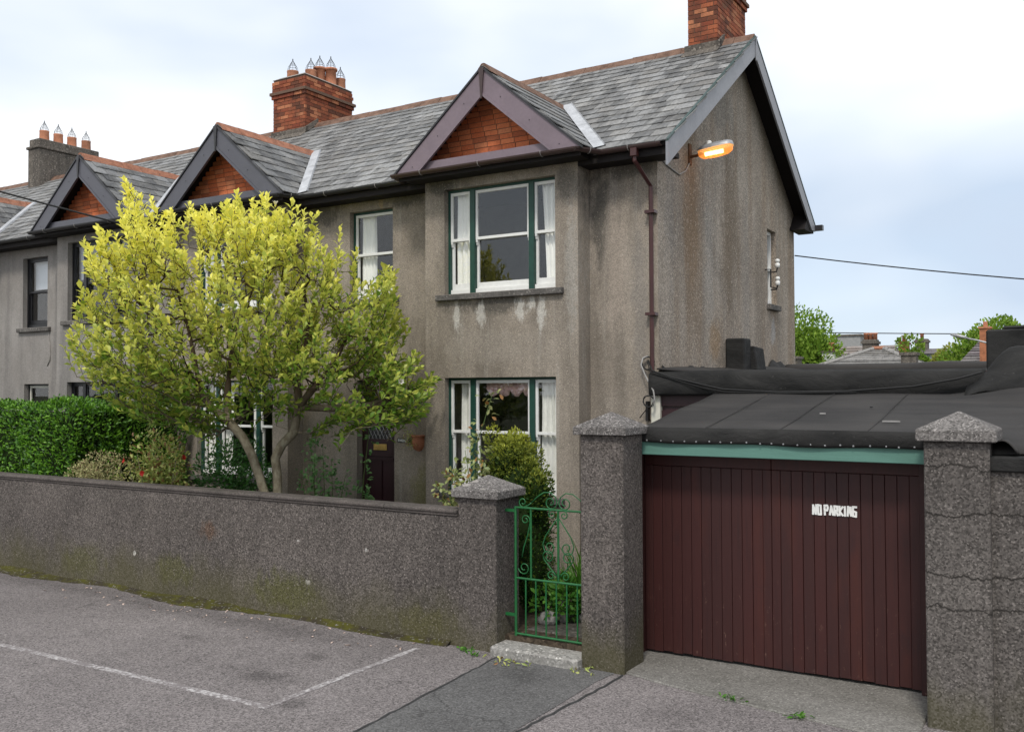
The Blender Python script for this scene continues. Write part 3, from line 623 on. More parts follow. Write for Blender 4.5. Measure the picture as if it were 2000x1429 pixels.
def dormer(house, xc, barge, gut, slates, placed_main_filter, seed):
    rng = random.Random(seed)
    dv = lambda z: YE + (z-ZE)/SL           # valley: where the main slope reaches height z
    hw = 1.52; zf = DZ - DSL*hw
    # roof deck of the dormer (two slabs meeting the main slope)
    mb = MB()
    for sg in (-1,1):
        top = [(xc,YD,DZ-.02),(xc+sg*hw,YD,zf-.02),(xc+sg*hw,dv(zf)+.05,zf-.02),(xc,dv(DZ)+.05,DZ-.02)]
        bot = [(x,y,z-.05) for x,y,z in top]; mb.hexa(bot+top)
    d = mb.build('dormer','soffit',house)
    # slates
    for sg in (-1,1):
        al, up, nr = slope_frame((-sg*1,0,DSL), (0,1,0)); up = Vector((-sg,0,DSL)).normalized(); ex = .235; Ls = math.hypot(hw,DSL*hw)
        base = Vector((xc+sg*hw, 0, zf))
        row = 0; s = -.02
        tilt = Matrix.Rotation(-.058,4,'X')
        F = Matrix((( al.x,up.x,nr.x,0),(al.y,up.y,nr.y,0),(al.z,up.z,nr.z,0),(0,0,0,1)))
        while s < Ls-.1:
            sy = min(1.0,(Ls+.02-s)/.46); p0 = base + up*s; yv = dv(p0.z) + .12; y = YD-.02 + (.14 if row%2 else .0) + .125
            while y-.12 < yv:
                c = p0 + Vector((0,y,0)) + nr*(.012) + Vector((0,rng.uniform(-.004,.004),0)) + up*rng.uniform(-.006,.006)
                placed_main_filter.append((Matrix.Translation(c) @ F @ tilt @ Matrix.Rotation(rng.uniform(-.012,.012),4,'Z') @ Matrix.Diagonal((1,sy,1,1)), True, d))
                y += .281
            row += 1; s += ex
    # ridge tiles
    rt = ridge_tile_me('ridge' if barge == 'barge_brown' else 'ridge_red')
    y = YD-.03
    while y < dv(DZ)-.02:
        l = min(.42, dv(DZ)+.04-y); inst('ridge_tile', rt, Matrix.Translation((xc,y+l/2,DZ+.012+rng.uniform(-.004,.004))) @ Matrix.Rotation(math.pi/2+rng.uniform(-.01,.01),4,'Z') @ Matrix.Diagonal((l/.45,1,1,1)), d); y += .43
    # valley lead on the right-hand side and the left-hand side
    for sg in (-1,1):
        a = Vector((xc+sg*hw, dv(zf), zf)); b = Vector((xc, dv(DZ), DZ)); e = (b-a).normalized()
        ou = Vector((sg,0,0)); ou = (ou - e*ou.dot(e)).normalized(); nm = Vector((0,-SL,1)).normalized()
        a = a - e*.05; b = b - e*.02; q = MB(); w_ = .15; off = nm*.035
        cs = [(a+off+nm*.012, a+ou*w_+off, a+ou*(w_+.012)+off+nm*.018, a+ou*(w_+.02)+nm*.01), (b+off+nm*.012, b+ou*w_+off, b+ou*(w_+.012)+off+nm*.018, b+ou*(w_+.02)+nm*.01)]
        q.add([*cs[0],*cs[1]],[(0,1,5,4),(1,2,6,5),(2,3,7,6)]); q.build('valley_lead','lead',d)
    # bargeboards with moulded lower edge, king piece, tie board
    v = .37
    for sg in (-1,1):
        MB().prism([(xc,DZ-.035),(xc+sg*hw,zf-.035),(xc+sg*(hw-v/DSL),zf-.035),(xc,DZ-.035-v)],'y',YD-.055,YD-.02).build('bargeboard',barge,d)
        MB().prism([(xc,DZ-.03-v+.035),(xc+sg*(hw-v/DSL+.04),zf-.03),(xc+sg*(hw-v/DSL-.01),zf-.03),(xc,DZ-.035-v-.008)],'y',YD-.068,YD-.056).build('bead',barge,d)
        MB().prism([(xc,DZ+.0),(xc+sg*(hw+.03),zf-.025),(xc+sg*(hw+.03),zf-.055),(xc,DZ-.034)],'y',YD-.075,YD-.02).build('verge_trim','gutter_black',d)
        for k in range(3):
            tt = .2+.3*k; MB().lathe((xc+sg*hw*tt,YD-.058,DZ-.035-DSL*hw*tt-v*.5),[(.006,-.006),(.006,.006)],6).build('nail','gutter_black',d)
    MB().prism([(xc-.045,DZ-.03),(xc+.045,DZ-.03),(xc+.028,DZ-.2),(xc+.012,DZ-v-.09),(xc-.012,DZ-v-.09),(xc-.028,DZ-.2)],'y',YD-.082,YD-.069).build('king_piece','gutter_brown' if barge=='barge_brown' else 'gutter_black',d)
    MB().box(xc-hw+v/DSL-.06,xc+hw-v/DSL+.06,YD+.0,YD+.02,5.93,6.075).build('tie_board',barge,d)
    # brick gable behind, brick by brick
    gb = MB().prism([(xc-1.42,5.9),(xc+1.42,5.9),(xc,5.9+1.42*DSL)],'y',YB-.012,YB+.1).build('gable_brickwork','mortar',house)
    z = 5.945; k = 0
    while True:
        half = (DZ-.09-z-.033)/DSL
        if half < .09: break
        brick_course('brick', YB-.012, 'y', xc-min(half,1.4), xc+min(half,1.4), z, .007, gb, rng, k%2, t=.03); z += .076; k += 1
    # boxed soffit and fascia under the gable
    MB().box(xc-1.46,xc+1.46,YD+.021,YB+.02,5.852,5.93).build('soffit','soffit',house)
    MB().box(xc-1.5,xc+1.5,YD+.0,YD+.02,5.84,5.928).build('fascia','soffit',house)
    return d
_rt = {}
def ridge_tile_me(mat='ridge'):
    if mat not in _rt:
        pr = [(-.15,-.115),(-.14,-.115),(-.03,-.012),(.03,-.012),(.14,-.115),(.15,-.115),(.045,.012),(.03,.03),(0,.038),(-.03,.03),(-.045,.012)]
        _rt[mat] = MB().prism([(a,b) for a,b in pr],'x',-.225,.225).mesh('ridge_tile',mat)
    return _rt[mat]

def build_house(x0,x1,bays,label,barges,guts,gable,openings,seed,budget,wallmat):
    rng = random.Random(seed)
    h = thing('terraced_house', ((x0+x1)/2,YF,0), label, 'house', 'terraced houses')
    # front wall with openings
    up, lo, dr = openings
    mb = MB(); segs = []; xs = [x0]
    for c in sorted(bays): xs += [c-BH, c+BH]
    xs.append(x1-(.003 if gable else 0))
    for i in range(0,len(xs),2):
        a, b = xs[i], xs[i+1]
        hs = [o for o in up+lo+dr if a <= o[0] and o[1] <= b]
        wall_grid(mb, a,b,0,5.9, hs, YF, .22, 'y', 1)
    for c in bays:
        wall_grid(mb, c-BH,c+BH,0,5.86, [(c-.93,c+.93,4.175,5.715),(c-.93,c+.93,1.315,2.955)], YB, .2, 'y', 1)
        for sg in (-1,1): mb.box(min(c+sg*BH,c+sg*(BH-.2)),max(c+sg*BH,c+sg*(BH-.2)),YB+.2,YF+.3,0,5.86)
    fw = mb.build('front_wall', wallmat, h)
    if gable:
        mb = MB(); wall_grid(mb, YF+.001,18.27,0,5.95,[(16.5,17.04,4.27,5.61)],x1,.22,'x',-1)
        mb.prism([(YF+.001,5.951),(18.27,5.951),(18.27,6.12),(YR,ZR-.09),(YF+.001,6.12)],'x',x1-.22,x1); gw = mb.build('gable_wall','render_gable',h)
    MB().box(x0,x1-.23,18.05,18.27,0,6.0).build('rear_wall',wallmat,h)
    MB().box(x0+.01,x1-.25,YF+.24,18.0,3.2,3.35).build('upper_floor','room',h)
    MB().box(x0+.01,x1-.25,YF+1.9,YF+2.0,.1,5.9).build('room_wall','room',h)
    # eaves box between the bays
    for i in range(0,len(xs),2):
        a, b = xs[i], xs[i+1]
        if i == len(xs)-2 and gable: b += .29
        MB().box(a,b,YE+.04,YF+.05,5.80,5.87).build('soffit','soffit',h); MB().box(a,b,YE+.01,YE+.038,5.79,5.955).build('fascia','soffit',h)
    # roof deck, slates
    xe = x1 + (.30 if gable else 0)
    rf = MB().prism([(YE-.02,ZE-.075),(YR,ZR-.075),(18.62,ZE-.09),(18.62,ZE-.03),(YR,ZR-.015),(YE-.02,ZE-.02)],'x',x0,xe).build('roof','soffit',h)
    placed = []
    for i,c in enumerate(bays): dormer(h, c, barges[i], guts[i], None, placed, seed*10+i)
    up_ = Vector((0,1,SL)).normalized(); nr = Vector((0,-SL,1)).normalized(); Ls = (YR-YE)*math.sqrt(1+SL*SL)
    F = Matrix(((1,up_.x,nr.x,0),(0,up_.y,nr.y,0),(0,up_.z,nr.z,0),(0,0,0,1))) ; tilt = Matrix.Rotation(-.058,4,'X')
    row = 0; s = -.06
    while s < Ls-.12:
        sy = min(1.0,(Ls+.02-s)/.46); y = YE + up_.y*s; z = ZE + up_.z*s; x = x0 + (0 if row%2 else -.14) + .141
        while x-.141 < xe-.02:
            w = 1.0; cx = x
            if cx+.138 > xe+.01: w = max(.25,(xe+.01-(cx-.138))/.276); cx = cx-.138+.138*w
            if cx-.138 < x0: cx += .07; w = .5
            if not any(DZ - DSL*abs(cx-c) > z+.16*SL-.02 and abs(cx-c) < 1.52 for c in bays):
                p = Vector((cx+rng.uniform(-.004,.004),y,z)) + nr*.012 + up_*rng.uniform(-.008,.008)
                rz = rng.uniform(-.012,.012)
                if rng.random() < .035: rz = rng.uniform(-.07,.07); p += up_*rng.uniform(-.03,0)
                placed.append((Matrix.Translation(p) @ F @ tilt @ Matrix.Rotation(rz,4,'Z') @ Matrix.Diagonal((w,sy,1,1)), False, rf))
            x += .281
        row += 1; s += .245
    # slates that face away from the street view (left slope of each dormer) go last
    lay_slates(placed, rf, budget, rf, None, rng)
    x = x0; rt = ridge_tile_me()
    while x < xe-.05:
        l = min(.45, xe-x); inst('ridge_tile', rt, Matrix.Translation((x+l/2,YR,ZR+.03+rng.uniform(-.006,.006))) @ Matrix.Rotation(rng.uniform(-.012,.012),4,'Y') @ Matrix.Diagonal((l/.45,1,1,1)), rf); x += .455
    # gutters
    for i in range(0,len(xs),2):
        a = xs[i] if i == 0 else xs[i]+.36; b = xs[i+1]-.36 if i < len(xs)-2 else (x1+.2 if gable else xs[i+1])
        gutter_run(h, [(a,YE-.055),(b,YE-.055)], guts[max(0,i//2-1)])
    for i,c in enumerate(bays):
        g = guts[i]
        gutter_run(h, [(c-1.66,YE-.055),(c-1.55,YD-.06),(c+1.46,YD-.06),(c+1.66,YE-.055)], g)
    return h, fw, rf
def three(c): return [(c-.895,c-.54),(c-.455,c+.455),(c+.54,c+.895)] 
X1 = -4.845; XP = -14.41; X2 = -24.0
B1, B2, B3, B4 = -7.13, -12.51, -16.32, -21.7
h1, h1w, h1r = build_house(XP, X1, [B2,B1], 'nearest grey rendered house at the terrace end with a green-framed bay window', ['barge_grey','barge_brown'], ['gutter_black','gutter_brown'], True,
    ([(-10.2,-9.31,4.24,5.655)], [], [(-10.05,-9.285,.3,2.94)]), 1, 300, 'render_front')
h2, h2w, h2r = build_house(X2, XP-.002, [B4,B3], 'grey rendered neighbouring house with black-framed windows behind the hedge', ['barge_grey','barge_grey'], ['gutter_black','gutter_black'], False,
    ([(-19.37,-18.48,4.12,5.6)], [(-19.3,-18.42,1.2,2.93)], []), 2, 300, 'render_plain')
h3, h3w, h3r = build_house(-33.6, X2-.002, [-31.1,-26.0], 'farthest house of the terrace, only its roof showing past the rendered chimney', ['barge_grey','barge_grey'], ['gutter_black','gutter_black'], False,
    ([], [], []), 3, 40, 'render_plain')
# windows of the end house
def bay_curtains(c, up):
    if up: return [(c-.86,c-.50,'curtain',-.0),(c+.60,c+.90,'curtain',.9)]
    return [(c-.80,c-.50,'curtain_grey',0),(c+.58,c+.90,'curtain_grey',0)]
window(h1, three(B1), B1-.93,B1+.93,4.175,5.715,YB,4.975,curt=bay_curtains(B1,True))
wg = window(h1, three(B1), B1-.93,B1+.93,1.315,2.955,YB,2.17,curt=bay_curtains(B1,False))
# swagged pink blind in the middle light
mb = MB(); nx = 60; vs = []
for j in range(9):
    v = j/8
    for i in range(nx+1):
        u = i/nx; sw = abs(math.sin(u*math.pi*4))**.6; vs.append((B1-.36+.80*u, YB+.25+.02*math.sin(u*60)+.02*v*math.sin(v*14), 2.90-(.13+.09*sw)*v))
mb.add(vs,[(j*(nx+1)+i,j*(nx+1)+i+1,(j+1)*(nx+1)+i+1,(j+1)*(nx+1)+i) for j in range(8) for i in range(nx)]).build('swag_blind','blind_pink',wg,smooth=True)
window(h1, three(B2), B2-.93,B2+.93,4.175,5.715,YB,4.975,curt=bay_curtains(B2,True))
window(h1, three(B2), B2-.93,B2+.93,1.315,2.955,YB,2.17,curt=[(B2-.86,B2-.52,'curtain',0),(B2-.42,B2-.2,'curtain',-.5),(B2+.25,B2+.5,'curtain',.5)])
window(h1, [(-10.165,-9.345)], -10.2,-9.31,4.24,5.655,YF,4.96,curt=[(-10.13,-9.83,'curtain',0)])
# gable window (seen edge-on) and its sill
gwm = MB(); gwm.box(X1-.17,X1-.09,16.50,16.56,4.27,5.61); gwm.box(X1-.17,X1-.09,16.98,17.04,4.27,5.61); gwm.box(X1-.17,X1-.09,16.56,16.98,5.55,5.61); gwm.box(X1-.17,X1-.09,16.56,16.98,4.27,4.36); gwm.box(X1-.165,X1-.085,16.56,16.98,4.9,4.95)
gw_ = gwm.build('window','white',h1); MB().box(X1-.14,X1-.135,16.55,16.99,4.35,5.56).build('pane','glass',gw_)
MB().box(X1-.1,X1+.07,16.44,17.12,4.17,4.268).build('sill','sill',gw_,bevel=.008)
# front door
DY = YF+.14
dr = MB().box(-10.04,-9.29,DY,DY+.05,.3,2.42).build('front_door','door_maroon',h1)
MB().box(-10.05,-9.285,DY-.01,DY+.07,2.42,2.52).build('transom','door_maroon',dr); MB().box(-10.0,-9.33,DY+.02,DY+.03,2.53,2.93).build('fanlight','glass',dr)
for (a,b,c,d_) in ((-10.04,-9.92,.3,2.42),(-9.41,-9.29,.3,2.42)): MB().box(a,b,DY-.018,DY-.001,c,d_).build('stile','door_maroon',dr,bevel=.004)
MB().box(-9.92,-9.41,DY-.017,DY-.001,1.72,2.0).build('lock_rail','door_maroon',dr,bevel=.004); MB().box(-9.92,-9.41,DY-.017,DY-.001,2.33,2.42).build('top_rail','door_maroon',dr)
MB().box(-9.93,-9.40,DY-.03,DY-.019,1.66,1.70).build('moulding','door_maroon',dr); MB().box(-9.69,-9.64,DY-.017,DY-.001,.3,1.66).build('muntin','door_maroon',dr)
MB().box(-9.92,-9.41,DY-.008,DY-.004,2.0,2.33).build('door_glass','frame_black',dr)
lm = MB()
for k in range(-5,12):
    for sg in (-1,1):
        a0 = -9.92 + k*.075; P_ = []
        for t in (0,.33):
            P_.append((a0 + t*sg*.55 + (0 if sg > 0 else .18), DY-.012, 2.0+t))
        (xa,_,za),(xb,_,zb) = P_
        def cl(xq): return min(max(xq,-9.92),-9.41)
        if xb != xa:
            ta, tb = (cl(xa)-xa)/(xb-xa), (cl(xb)-xa)/(xb-xa)
            if tb-ta > .02: lm.tube([(xa+(xb-xa)*ta,DY-.012,za+(zb-za)*ta),(xa+(xb-xa)*tb,DY-.012,za+(zb-za)*tb)],.0045,4)
lm.build('leading','galv',dr)
lp = MB().box(-9.80,-9.53,DY-.032,DY-.019,1.82,1.92).build('letter_plate','brass',dr,bevel=.006); MB().box(-9.77,-9.56,DY-.038,DY-.031,1.845,1.895).build('flap','brass',lp,bevel=.004)
# neighbour's windows (black frames)
bl = dict(frame='frame_black', sash='frame_black', sillmat='sill')
window(h2, three(B3), B3-.93,B3+.93,4.175,5.715,YB,4.9,blind=5.0,**bl); window(h2, three(B3), B3-.93,B3+.93,1.315,2.955,YB,2.17,**bl)
window(h2, [(-19.335,-18.515)], -19.37,-18.48,4.12,5.6,YF,4.88,blind=4.95,**bl); window(h2, [(-19.265,-18.455)], -19.3,-18.42,1.2,2.93,YF,2.1,frame='frame_black',sash='cream',sillmat='sill')
# chimneys
chimney(h1, -15.05+.62,-14.1+.0,14.55,16.05,8.12,9.52, [], 5) if False else None
c1 = chimney(h1, -15.03,-14.10,14.55,16.05,8.16,9.52, [(-14.85,14.95,.26,.13,False,True),(-14.55,15.2,.3,.13,False,True),(-14.52,15.45,.42,.125,True,False),(-14.35,15.62,.42,.125,True,False),(-14.32,15.9,.26,.12,False,True)], 5)
c2 = chimney(h1, -5.60,-5.10,14.70,16.18,8.28,9.80, [(-5.35,15.0,.3,.13,False,True),(-5.35,15.9,.3,.13,False,True)], 6)
# rendered stack on the neighbour
k2 = MB(); k2.box(-24.05,-23.55,14.45,16.25,7.9,9.20); k2.box(-24.09,-23.51,14.41,16.29,9.20,9.27); k2.box(-24.03,-23.57,14.47,16.23,9.27,9.47)
s2 = k2.build('chimney','stack',h2,bevel=.015)
for py in (14.75,15.15,15.55,15.98): pot(s2,-23.8,py,9.47,.27,.125,False,py>15.7)
# verge of the gable: bargeboards, trim, soffit
XV = X1+.30
for sg, y0, y1 in ((1,YE-.06,YR),(-1,18.64,YR)):
    za = ZE-.04 if sg > 0 else ZE-.05
    low = [(y0,za-.30)] if sg > 0 else [(YR+(ZR-.30-(za-.10))/SL,za-.10),(y0,za-.10)]
    MB().prism([(y0,za),(y1,ZR),(y1,ZR-.30)]+low,'x',XV-.012,XV+.018).build('bargeboard','barge_gable',h1)
    MB().prism([(y0,za+.032),(y1,ZR+.032),(y1,ZR+.002),(y0,za+.002)],'x',XV-.012,XV+.026).build('verge_trim','trim_green',h1)
MB().prism([(YR-.03,ZR-.02),(YR+.03,ZR-.02),(YR+.015,ZR-.38),(YR-.015,ZR-.38)],'x',XV+.019,XV+.03).build('king_piece','barge_gable',h1)
MB().prism([(17.95,5.78),(18.62,5.78),(18.62,5.9),(18.25,6.1)],'x',X1+.002,XV-.013).build('eaves_box','soffit',h1)
MB().box(XV-.3,XV+.16,18.6,18.72,5.84,5.94).build('gutter_end','gutter_black',h1)
# downpipe
dp = MB().tube([(-4.99,YE-.06,5.90),(-4.99,YE-.06,5.74),(-4.915,YF-.06,5.46),(-4.915,YF-.06,3.0)],.034,4).build('downpipe','pipe',h1,bevel=.006)
MB().box(-5.035,-4.945,YE-.105,YE-.015,5.79,5.90).build('hopper','pipe',dp,bevel=.008)
for z in (5.1,3.75): MB().box(-4.985,-4.845,YF-.115,YF-.005,z,z+.04).build('bracket','pipe',dp)

# ------------------------------------------------------------------ things fixed to the end house
# orange street lantern on the gable
lt = thing('gable_lantern', (X1,12.72,6.1), 'lit orange street lantern on a bracket on the gable wall', 'lamp')
MB().box(X1,X1+.02,12.68,12.78,5.98,6.28).build('back_plate','rust',lt)
MB().tube([(X1+.01,12.72,6.09),(X1+.12,12.72,6.10),(X1+.2,12.72,6.12)],.022,8).build('arm','rust',lt)
def shell(name, mat, prof, x0, L_, top, n=12):
    """long bowl along +X: prof = list of (t, half width, depth)"""
    mb = MB(); vs = []; fs = []
    for (t,w,d) in prof:
        for k in range(n+1):
            a = math.pi*k/n; vs.append((x0+L_*t, 12.72-w*math.cos(a), top+.012*t*4 + (-d if d>0 else -d)*math.sin(a)))
    for i in range(len(prof)-1):
        for k in range(n): fs.append((i*(n+1)+k,i*(n+1)+k+1,(i+1)*(n+1)+k+1,(i+1)*(n+1)+k))
    fs.append(tuple(range(n+1))); fs.append(tuple(range((len(prof)-1)*(n+1),len(prof)*(n+1))))
    return mb.add(vs,fs).build(name,mat,lt,smooth=True)
pr_ = [(0,.02,.02),(.04,.075,.07),(.15,.10,.105),(.5,.115,.12),(.85,.105,.11),(.96,.08,.08),(1,.02,.02)]
shell('bowl','lamp_bowl',pr_,X1+.14,.50,6.135); shell('canopy','galv',[(t,w*1.08,-d*.75) for t,w,d in pr_],X1+.13,.52,6.14)
MB().tube([(X1+.24,12.72,6.10),(X1+.50,12.72,6.115)],.03,8).build('bulb','lamp_tube',lt,smooth=True)
MB().lathe((X1+.3,12.72,6.22),[(.035,0),(.035,.05),(.02,.065)],8).build('photocell','white',lt)
tag(MB().tube([(X1+.012,11.62,5.86),(X1+.012,11.9,5.80),(X1+.012,12.3,5.76),(X1+.012,12.55,5.86),(X1+.012,12.7,6.0)],.012,5).build('lantern_cable','cable_grey',smooth=True),'pale cable looping along the gable wall to the lit lantern','cable')
# insulators on an iron bracket by the gable window
ins = thing('insulator_bracket',(X1,16.4,4.6),'two white insulators on a black iron bracket beside the gable window','insulator')
MB().tube([(X1-.02,16.35,4.86),(X1+.10,16.35,4.86),(X1+.10,16.35,4.55),(X1+.2,16.35,4.52)],.014,6).build('bracket','iron_black',ins)
for z in (4.62,4.93):
    MB().lathe((X1+.22,16.35,z),[(.025,-.05),(.04,-.045),(.043,.02),(.025,.03),(.025,.045),(.04,.05),(.04,.09),(.015,.105)],10).build('insulator','porcelain',ins,smooth=True)
    MB().tube([(X1+.10,16.35,z-.12),(X1+.2,16.35,z-.12),(X1+.22,16.35,z-.05)],.013,6).build('hook','iron_black',ins)
def wire(name, pts, r, mat, label, cat='cable'):
    return tag(MB().tube(pts,r,5).build(name,mat,smooth=True),label,cat)
def sag(a, b, s, n=18): return [(a[0]+(b[0]-a[0])*t, a[1]+(b[1]-a[1])*t, a[2]+(b[2]-a[2])*t - s*4*t*(1-t)) for t in np.linspace(0,1,n)]
wire('overhead_wire', sag((-13.9,11.18,5.52),(-19.0,4.0,7.75),.12), .016, 'wire', 'black service cable slanting down past the gables at the left','cable')
wire('overhead_wire', sag((X1+.02,18.24,5.33),(8,18.24,3.7),.25), .012, 'wire', 'thin wire leaving the rear corner of the end house to the right','cable')
wire('overhead_wire', sag((-30,60,7.1),(6,60,5.45),.2), .03, 'wire', 'thin far wire low over the background roofs','cable')
# cable bundle and coils at the corner
wire('cable_bundle', [(-4.97,11.5,3.22),(-5.03,11.46,3.19),(-5.05,11.44,3.1),(-5.0,11.44,2.98),(-4.93,11.42,2.86),(-4.86,11.40,2.76),(-4.84,11.39,2.66),(-4.86,11.38,2.56)], .012, 'cable_grey', 'pale cable hanging in a loop beside the downpipe at the house corner')
wire('roof_cable', [(-4.97,11.48,3.16),(-4.88,11.41,3.02),(-4.6,11.38,2.93),(-4.2,11.36,2.84),(-3.9,11.33,2.775),(-3.2,11.3,2.74),(-2.4,11.3,2.75),(-1.7,11.3,2.80),(-1.25,11.3,2.88),(-1.0,11.3,2.95)], .012, 'wire', 'thicker black cable clipped along the foot of the felt upstand')
wire('roof_cable', [(-4.97,11.46,3.14),(-4.9,11.40,3.0),(-4.55,11.37,2.90),(-4.15,11.35,2.79),(-3.85,11.32,2.74),(-3.1,11.29,2.728),(-2.3,11.29,2.737)], .007, 'wire', 'thinner second black cable along the foot of the felt upstand')
def ring(c, r, n=26, ty=0): return [(c[0]+r*math.cos(t)*(1+.1*math.sin(3*t)), c[1]+.012*math.sin(5*t)+ty*math.sin(t), c[2]+r*math.sin(t)) for t in np.linspace(0,4*math.pi,n)]
wire('cable_coil', ring((-4.98,11.5,3.12),.085), .01, 'wire', 'upper coil of black cable on the house corner')
wire('cable_coil', ring((-4.93,11.40,2.62),.075), .01, 'wire', 'lower coil of black cable hanging under the felt upstand')
# terracotta wall pot and name plate
wp = thing('wall_pot',(-8.80,YF,1.86),'terracotta wall pot with trailing yellow-green plant beside the front door','plant pot')
mb = MB(); vs = []; fs = []; prof = [(.02,0),(.075,.03),(.10,.09),(.105,.16),(.10,.22),(.112,.225),(.112,.25),(.095,.25),(.09,.17)]
for r_,z_ in prof:
    for k in range(13): a = math.pi*k/12; vs.append((-8.80+r_*math.cos(a), YF-.003-r_*1.15*math.sin(a), 1.84+z_))
for i in range(len(prof)-1):
    for k in range(12): fs.append((i*13+k,i*13+k+1,(i+1)*13+k+1,(i+1)*13+k))
mb.add(vs,fs).build('pot','terracotta',wp,smooth=True)
npl = thing('name_plate',(-9.13,YF,1.97),'small dark house name plate with pale letters between door and wall pot','sign')
MB().box(-9.215,-8.95,YF-.012,YF-.001,1.965,2.03).build('plate','plate',npl)
GL = {'N':[[(0,0),(0,1),(.7,0),(.7,1)]],'O':[[(0,0),(.7,0),(.7,1),(0,1),(0,0)]],'P':[[(0,0),(0,1),(.6,1),(.7,.88),(.7,.62),(.6,.5),(0,.5)]],'A':[[(0,0),(.38,1),(.76,0)],[(.16,.36),(.6,.36)]],
 'R':[[(0,0),(0,1),(.6,1),(.68,.88),(.68,.62),(.6,.5),(0,.5)],[(.35,.5),(.72,0)]],'K':[[(0,0),(0,1)],[(.66,1),(.05,.48),(.7,0)]],'I':[[(.1,0),(.1,1)]],'G':[[(.72,1),(.0,1),(0,0),(.72,0),(.72,.48),(.36,.48)]],
 'H':[[(0,0),(0,1)],[(.66,0),(.66,1)],[(0,.5),(.66,.5)]],'D':[[(0,0),(0,1),(.5,1),(.7,.75),(.7,.25),(.5,0),(0,0)]],'E':[[(.6,0),(0,0),(0,1),(.6,1)],[(0,.5),(.5,.5)]],'S':[[(.62,.95),(.1,1),(0,.75),(.1,.55),(.55,.45),(.65,.25),(.55,0),(0,.05)]]}
def letters(text, x, y, z, h, w, gap, stroke, name, parent, mat, slope=0, space=.5, wob=0):
    mb = MB(); rng = random.Random(4); q = 0
    for chx in text:
        if chx == ' ': x += w*space; continue
        for line in GL[chx]:
            P_ = [(x+a*w+rng.uniform(-wob,wob), z+b*h+rng.uniform(-wob,wob)+slope*(x-0)) for a,b in line]
            for (ax,az),(bx,bz) in zip(P_,P_[1:]):
                dx,dz = bx-ax,bz-az; L_ = math.hypot(dx,dz) or 1; nx_,nz_ = -dz/L_*stroke/2, dx/L_*stroke/2; ex,ez = dx/L_*stroke*.35, dz/L_*stroke*.35
                yy = y - .0004*(q%7); q += 1
                mb.prism([(ax-ex+nx_,az-ez+nz_),(bx+ex+nx_,bz+ez+nz_),(bx+ex-nx_,bz+ez-nz_),(ax-ex-nx_,az-ez-nz_)],'y',yy-.002,yy)
        x += (.3 if chx == 'I' else .74)*w + gap
    return mb.build(name, mat, parent)
letters('RHODES', -9.195, YF-.0125, 1.98, .034, .028, .014, .007, 'lettering', npl, 'lettering')

# ------------------------------------------------------------------ garage
ga = thing('garage',(-2.7,9.3,0),'low garage with maroon plank double doors under a black felt roof','garage')
GD = 9.25
MB().box(-4.14,-4.05,GD-.06,GD+.12,.02,2.12).build('door_frame','plank',ga); MB().box(-1.34,-1.26,GD-.06,GD+.12,.02,2.12).build('door_frame','plank',ga)
for (a,b,n_,nm) in ((-4.045,-2.702,13,'left'),(-2.698,-1.345,13,'right')):
    leaf = MB().box(a,b,GD+.022,GD+.06,.05,2.10).build('door_leaf','plank',ga)
    MB().box(a,b,GD-.006,GD+.02,1.985,2.10).build('top_rail','plank',leaf,bevel=.004)
    st_ = .085; MB().box(a,a+st_,GD-.006,GD+.02,.045,1.983).build('stile','plank',leaf,bevel=.004); MB().box(b-st_,b,GD-.006,GD+.02,.045,1.983).build('stile','plank',leaf,bevel=.004)
    pw = (b-a-2*st_)/11
    for k in range(11):
        xa = a+st_+k*pw; jj = random.uniform(-.002,.002)
        MB().box(xa+.002,xa+pw-.002,GD+.0+jj,GD+.02+jj,.04+random.uniform(0,.015),1.98).build('plank','plank',leaf,bevel=.003)
letters('NO PARKING', -2.295, GD-.009, 1.582, .084, .0385, .0178, .0195, 'painted_lettering', ga, 'lettering', slope=0, space=.38, wob=.003)
MB().box(-4.10,-1.24,8.93,9.10,2.115,2.26).build('lintel_beam','beam_green',ga,bevel=.006)
MB().box(-4.10,-3.95,9.12,9.3,2.1,2.3).build('wall_plate','soffit',ga); 
MB().box(-4.18,-4.06,8.9,11.4,0,2.25).build('side_wall','dash_pillar',ga)
MB().box(-1.24,-1.1,8.9,16,0,2.25).build('side_wall','dash_pillar',ga)
# felt roof: sloping sheet with folds, front flap nailed over the beam
def felt_sheet(fn, nu, nv, name, parent, mat='felt', thick=.02):
    mb = MB(); vs = [fn(i/nu, j/nv) for j in range(nv+1) for i in range(nu+1)]
    fs = [(j*(nu+1)+i,j*(nu+1)+i+1,(j+1)*(nu+1)+i+1,(j+1)*(nu+1)+i) for j in range(nv) for i in range(nu)]
    o = mb.add(vs,fs).build(name,mat,parent,smooth=True); md = o.modifiers.new('thick','SOLIDIFY'); md.thickness = thick; md.offset = -1; return o
rs = random.Random(12); nz_ = [(rs.uniform(.5,3),rs.uniform(.5,3),rs.uniform(0,6)) for _ in range(6)]
def wr(x,y,a): return a*sum(math.sin(p*x+q*y+r) for p,q,r in nz_)/6
def roof_low(u,v):
    x = -4.02+ (4.02+3.0)*u; y = 8.92+2.42*v
    z = 2.37+.35*v**1.05 + wr(x*2,y*2,.015)
    t = max(0,min(1,(x+1.35)/.75)); t = t*t*(3-2*t)
    z += t*(.02*math.sin(y*7+x*1.5)+.012*math.sin(y*17+x*3))
    if v > .75: z += t*.13*((v-.75)/.25)
    return (x,y,z)
rl = felt_sheet(roof_low, 60, 24, 'felt_roof', ga)
for xx in (-3.3,-2.55,-1.75): MB().tube([(xx,8.93,2.378),(xx+.01,9.6,2.475),(xx,10.4,2.592),(xx+.005,11.3,2.722)],.0045,4).build('felt_lap','felt',rl)
